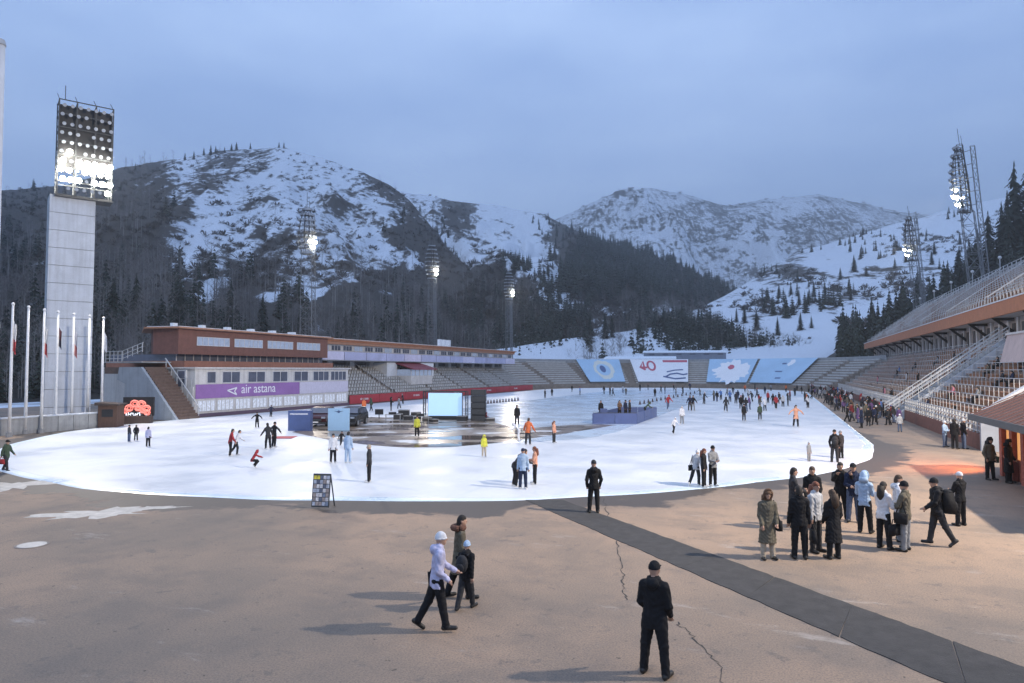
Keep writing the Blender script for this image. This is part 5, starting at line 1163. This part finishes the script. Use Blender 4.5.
# ---- group on the right of the plaza
Pn(768,559,491,'coat',176,'khaki','beige','hood','brown','woman in long khaki coat with hood up and black shoulder bag',2,'shoulder','black')
Pn(800,559,484,'stand',10,'black','black','short','dark_hair','dark haired man in black suit seen from behind holding a black bag',2,'handbag','black')
Pn(816,552,481,'stand',150,'light_grey','charcoal','long','red_hair','red haired woman in light grey jacket among people in black',2)
Pn(834,559,491,'coat',-12,'black','black','long','brown_hair','woman in long black coat seen from behind at the edge of the group',2)
Pn(794,529,466,'crossed',100,'charcoal','black','short','dark_hair','person in charcoal jacket behind the man in black suit',1)
Pn(813,527,458,'coat',195,'black','black','short','brown_hair','brown haired man in black coat at the back of the group',1)
Pn(841,520,459,'photo',190,'black','black','short','dark_hair','man in black raising a camera to his face',2)
Pn(854,522,460,'crossed',200,'navy','denim','cap','black','man in dark jacket, jeans and black cap beside the photographer',2)
Pn(865,533,473,'crossed',40,'light_blue','black','hood','light_blue','person in pale blue hooded jacket beside the white jacketed figures',2)
Pn(884,549,483,'crossed',65,'white','black','long','dark_hair','dark haired person in white jacket with black trousers and dark bag',2,'handbag','black')
Pn(899,541,471,'pocket',110,'white','grey','short','brown_hair','brown haired man in white jacket half hidden by a man in grey',2)
Pn(906,551,474,'crossed',-40,'khaki','grey','beanie','black','man in khaki vest, grey trousers and black beanie',2,'shoulder','black')
Pn(938,546,480,'stride',-80,'black','charcoal','beanie','black','man in black walking with a huge backpack',2,'bigpack','black')
Pn(961,526,473,'crossed',-15,'black','black','cap','white','man in black jacket with white cap standing with back turned',2)
Pn(990,480,438,'pocket',170,'khaki','black','hood','charcoal','person in dark khaki jacket with hood up beside the kiosk',1,'shoulder','green')
Pn(1009,483,440,'coat',150,'black','black','hood','black','person in long black coat with hood up beside the kiosk',1)
Pn(945,447,421,'crossed',150,'light_blue','denim','beanie','white','person in pale blue jacket and white hat below the front railing',1)
Pn(955,449,418,'stand',60,'black','black','short','dark_hair','bare headed person in black at the foot of the end wall',1)
Pn(964,449,419,'pocket',100,'black','denim','beanie','light_grey','person in black with pale grey hat by the end wall',1)
Pn(900,432,414,'stand',20,'light_grey','denim','beanie','white','child in light grey jacket at the foot of the grandstand stair',1)
Pn(6,471,440,'walk',100,'green','charcoal','cap','black','man in dark green jacket carrying a red bag at the left of the plaza',1,'handbag','red')
# ---- at the ice edge on the right
Pn(835,463,430,'pocket',20,'black','charcoal','cap','black','man in black with backpack at the curve of the ice edge',1,'backpack','charcoal')
Pn(841,459,431,'stand',-20,'charcoal','black','beanie','grey','person in charcoal jacket and grey hat at the curve of the ice edge',1)
Pn(809,462,442,'stand',150,'grey','grey','beanie','light_grey','small child in grey on the ice near the group',1)
Pn(696,486,450,'skate',40,'light_grey','charcoal','pompom','white','skater in light grey with black shoulder bag in a trio',1,'shoulder','black',skates=True)
Pn(704,487,449,'stand',120,'black','black','long','red_hair','red haired skater in black in the middle of a trio',1,skates=True)
Pn(713,486,446,'crossed',160,'grey','black','beanie','black','skater in grey jacket and black hat in a trio, arm raised',1,skates=True)
# ---- skaters on the near ice
SK = [(230,456,429,'glide',60,'red','black','short','dark_hair','skater in red jacket beside one in white'),(236,455,430,'skate',70,'white','charcoal','short','dark_hair','skater in white jacket beside one in red'),
 (252,468,452,'squat',60,'red','black','hood','red','child in red squatting on the ice'),(257,428,412,'armsout',180,'black','black','beanie','black','skater in black with both arms out in front of the clubhouse banner'),
 (268,449,423,'glide',-40,'charcoal','black','short','dark_hair','bare headed skater in charcoal by the blue exhibition stand'),(274,447,422,'armsout',30,'black','black','beanie','black','skater in black hat helping another by the blue exhibition stand'),
 (271,417,405,'armsout',20,'navy','black','cap','navy','person in navy standing before the lit ground floor windows'),(333,463,434,'stand',170,'white','black','long','dark_hair','dark haired skater in white top and black trousers'),
 (348,463,432,'stand',10,'light_blue','light_blue','short','dark_hair','skater dressed all in light blue'),(341,446,431,'skate',140,'black','charcoal','beanie','black','skater in black passing close to the pale sign board'),
 (369,482,445,'stand',-95,'charcoal','black','beanie','beige','skater in dark clothes with pale hat gliding alone'),(417,437,416,'stand',175,'yellow','black','short','dark_hair','steward in yellow vest on the wet infield'),
 (484,457,435,'stand',160,'yellow','beige','hood','yellow','child in bright yellow hooded jacket on the ice'),(517,425,405,'stand',180,'black','black','cap','black','man in black standing on the infield behind the meltwater'),
 (519,441,423,'bend',-90,'white','white','hood','white','child in white bending forward on the ice'),(528,445,418,'glide',20,'orange','charcoal','short','brown_hair','skater in bright orange jacket'),
 (554,443,421,'stand',120,'peach','charcoal','long','red_hair','red haired skater in peach jacket by the meltwater'),(523,489,449,'stand',5,'light_blue','navy','cap','navy','person in light blue jacket between two skaters'),
 (515,486,450,'bend',60,'charcoal','black','short','dark_hair','skater in charcoal leaning on the person in light blue'),(535,484,447,'crossed',-90,'peach','black','long','red_hair','long haired skater in peach jacket facing the person in light blue'),
 (129,442,425,'stand',30,'charcoal','denim','beanie','charcoal','person in charcoal by the left ice edge'),(136,441,425,'pocket',-20,'black','charcoal','short','dark_hair','bare headed person in black by the left ice edge'),
 (148,447,427,'stand',0,'lavender','black','short','dark_hair','skater in lavender jacket near the left ice edge'),(486,421,410,'sit',90,'dark_red','black','hood','dark_red','person in dark red crouching beside the speaker stack'),
 (796,427,405,'armsout',180,'peach','black','long','dark_hair','long haired skater in peach coat with both arms stretched out'),(744,421,404,'stand',175,'black','charcoal','beanie','black','skater in black coming out of the crowd on the ice'),
 (760,420,404,'stand',5,'green','charcoal','beanie','green','skater in dark green jacket and hat'),(726,412,397,'skate',20,'charcoal','charcoal','hood','charcoal','hooded skater in charcoal gliding alone in the middle of the ice'),
 (690,411,393,'glide',190,'navy','charcoal','beanie','charcoal','skater in navy with charcoal hat in the middle of the ice'),(693,411,395,'glide',180,'black','grey','short','dark_hair','bare headed skater in black holding on to one in navy'),
 (668,410,394,'skate',160,'red','denim','beanie','red','skater in red jacket and hat near the blue platform'),(674,434,417,'skate',150,'white','black','beanie','white','skater in white jacket and hat with black trousers'),
 (682,424,406,'stand',175,'white','grey','beanie','light_grey','skater in white jacket with grey trousers')]
for (a, b, c, po, fa, j, tr_, h, hcol, lab) in SK: Pn(a, b, c, po, fa, j, tr_, h, hcol, lab, 1 if b-c > 24 else 0, skates=True)
for i, (px, zt, j, h, hcol) in enumerate(((604,0,'black','short','dark_hair'),(624,0,'brown','long','dark_hair'),(631,0,'navy','beanie','black'),(636,0,'charcoal','short','brown_hair'),(653,0,'green','hood','green'))):
    Pn(0,0,0,['stand','crossed','pocket','stand','bend'][i],180-20*i,j,'black',h,hcol,'%s %s standing on the blue platform' % (['bare headed man in','long haired person in','person with black hat in','brown haired person in','hooded person in'][i], j),0,loc=(lambda q: Vector((q.x,q.y+2.2+.4*i,.39)))(G(px,424)),hgt=1.7)
# ---- far skaters and the crowd along the right-hand rail
rr = random.Random(21)
JC = ['black']*7+['charcoal']*5+['navy']*2+['brown','red','dark_red','green','grey','khaki','purple','light_grey','blue','orange','white']
def crowd(px, py, where, grp, sk, hg=None, pose=None):
    j = rr.choice(JC); tr_ = rr.choice(['black','charcoal','denim','black']); h = rr.choice(['beanie','short','cap','hood','long','pompom','beanie']); hcol = 'dark_hair' if h in ('short','long') else (j if h == 'hood' else rr.choice(['black','charcoal','grey','red','white']))
    what = {'beanie':'knitted hat','pompom':'bobble hat','cap':'cap','hood':'hood up','short':'bare head','long':'long dark hair'}[h]; hc2 = '' if h in ('short','long','hood') else hcol.replace('_',' ')+' '
    Pn(px, py, 0, pose or rr.choice(['stand','skate','glide','stand','crossed','walk'] if sk else ['stand','pocket','crossed','coat','stand','walk']), rr.uniform(0,360), j, tr_, h, hcol, '%s in %s jacket, %s trousers and %s%s %s' % ('skater' if sk else 'spectator', j.replace('_',' '), tr_, hc2, what, where), 0, skates=sk, hgt=hg or rr.uniform(1.5,1.82), group=grp)
for px, py in ((757,398),(759,404),(752,402),(765,394),(768,403),(773,405),(776,409),(780,404),(783,407),(788,406),(790,401),(741,409),(746,412),(750,410),(743,404),(738,400),(748,398),(795,396),(805,402),(807,405),(812,399),(815,396),(802,394),(714,401),(717,402),(721,400),(727,396),(733,394),(704,404),(700,396),(745,392),(755,391),(771,391),(786,392),(797,391),(760,410),(765,411),(736,404),(808,408),(730,402)):
    crowd(px, py, 'in the far ice crowd', 'skaters in the far crowd', True)
for px, py in ((572,392),(580,395),(604,394),(610,395),(613,396),(623,393),(626,395),(661,393),(665,394),(674,391),(676,396),(683,394),(640,391),(648,390),(655,397),(690,390),(545,398),(552,396),(391,411),(399,409),(364,413),(371,411),(403,404)):
    crowd(px, py, 'on the far left ice', 'skaters across the far left ice', True)
for i in range(64):
    f = rr.random()**.8; v = 72+f*112; u = rr.choice([6.3,7.2,8.2,9.0,9.8,10.4])+rr.uniform(-.3,.3); p = W(u, v)
    if p.y > 60: crowd(0, 0, 'along the right rail', 'spectators along the right rail', False) if False else None
    px = 512+FPX*p.x/p.y; py = 370+HC*FPX/p.y
    crowd(px, py, 'along the right rail', 'spectators along the right rail', False)
for u, v in ((6.6,66),(7.4,68.5),(8.0,69.5),(9.2,70.5),(6.9,72),(8.6,73.5)): p = W(u, v); crowd(512+FPX*p.x/p.y, 370+HC*FPX/p.y, 'along the right rail', 'spectators along the right rail', False)
for i in range(34):
    p = W(rr.uniform(6.4,10.6), 70+55*rr.random()**1.4); crowd(512+FPX*p.x/p.y, 370+HC*FPX/p.y, 'along the right rail', 'spectators along the right rail', False)
def seated(r, v, j, h, hcol, lab, pose='sit'):
    u = 11.8+r*.94+.62; z = 1.15+r*.62; Pn(0,0,0,pose,-90+math.degrees(TH),j,'black',h,hcol,lab,0,loc=W(u, v, z+(.40 if pose == 'sit' else 0)-(.40 if pose == 'sit' else 0)),hgt=1.7,group='spectators in the right grandstand')
for i in range(34):
    r = rr.randint(0,9); v = rr.choice([rr.uniform(60,77), rr.uniform(83,100), rr.uniform(83,125)]); j = rr.choice(JC+['pink','teal','beige']); h = rr.choice(['beanie','short','hood','long']); hcol = 'dark_hair' if h in ('short','long') else j
    seated(r, v, j, h, hcol, 'spectator in %s jacket %s %s the right grandstand' % (j.replace('_',' '), {'beanie':'and knitted hat','short':'with bare head','hood':'with hood up','long':'with long dark hair'}[h], 'sitting in' if i % 3 else 'standing in'), 'sit' if i % 3 else 'stand')
# ------------------------------------------------------------------ haze
me = MB().box(-4100,4100,-4100,4100,-1.05,960).mesh('haze'); hz = link('haze', me)
hm = bpy.data.materials.new('evening haze'); hm.use_nodes = True; hn = hm.node_tree; hn.nodes.clear()
ho = hn.nodes.new('ShaderNodeOutputMaterial'); hv = hn.nodes.new('ShaderNodeVolumePrincipled'); hv.inputs['Color'].default_value = (.90,.95,1.0,1); hv.inputs['Density'].default_value = .00031; hv.inputs['Anisotropy'].default_value = .2
hn.links.new(hv.outputs[0], ho.inputs['Volume']); me.materials.append(hm); tag(hz, 'thin blue evening haze filling the valley', 'haze', kind='stuff')
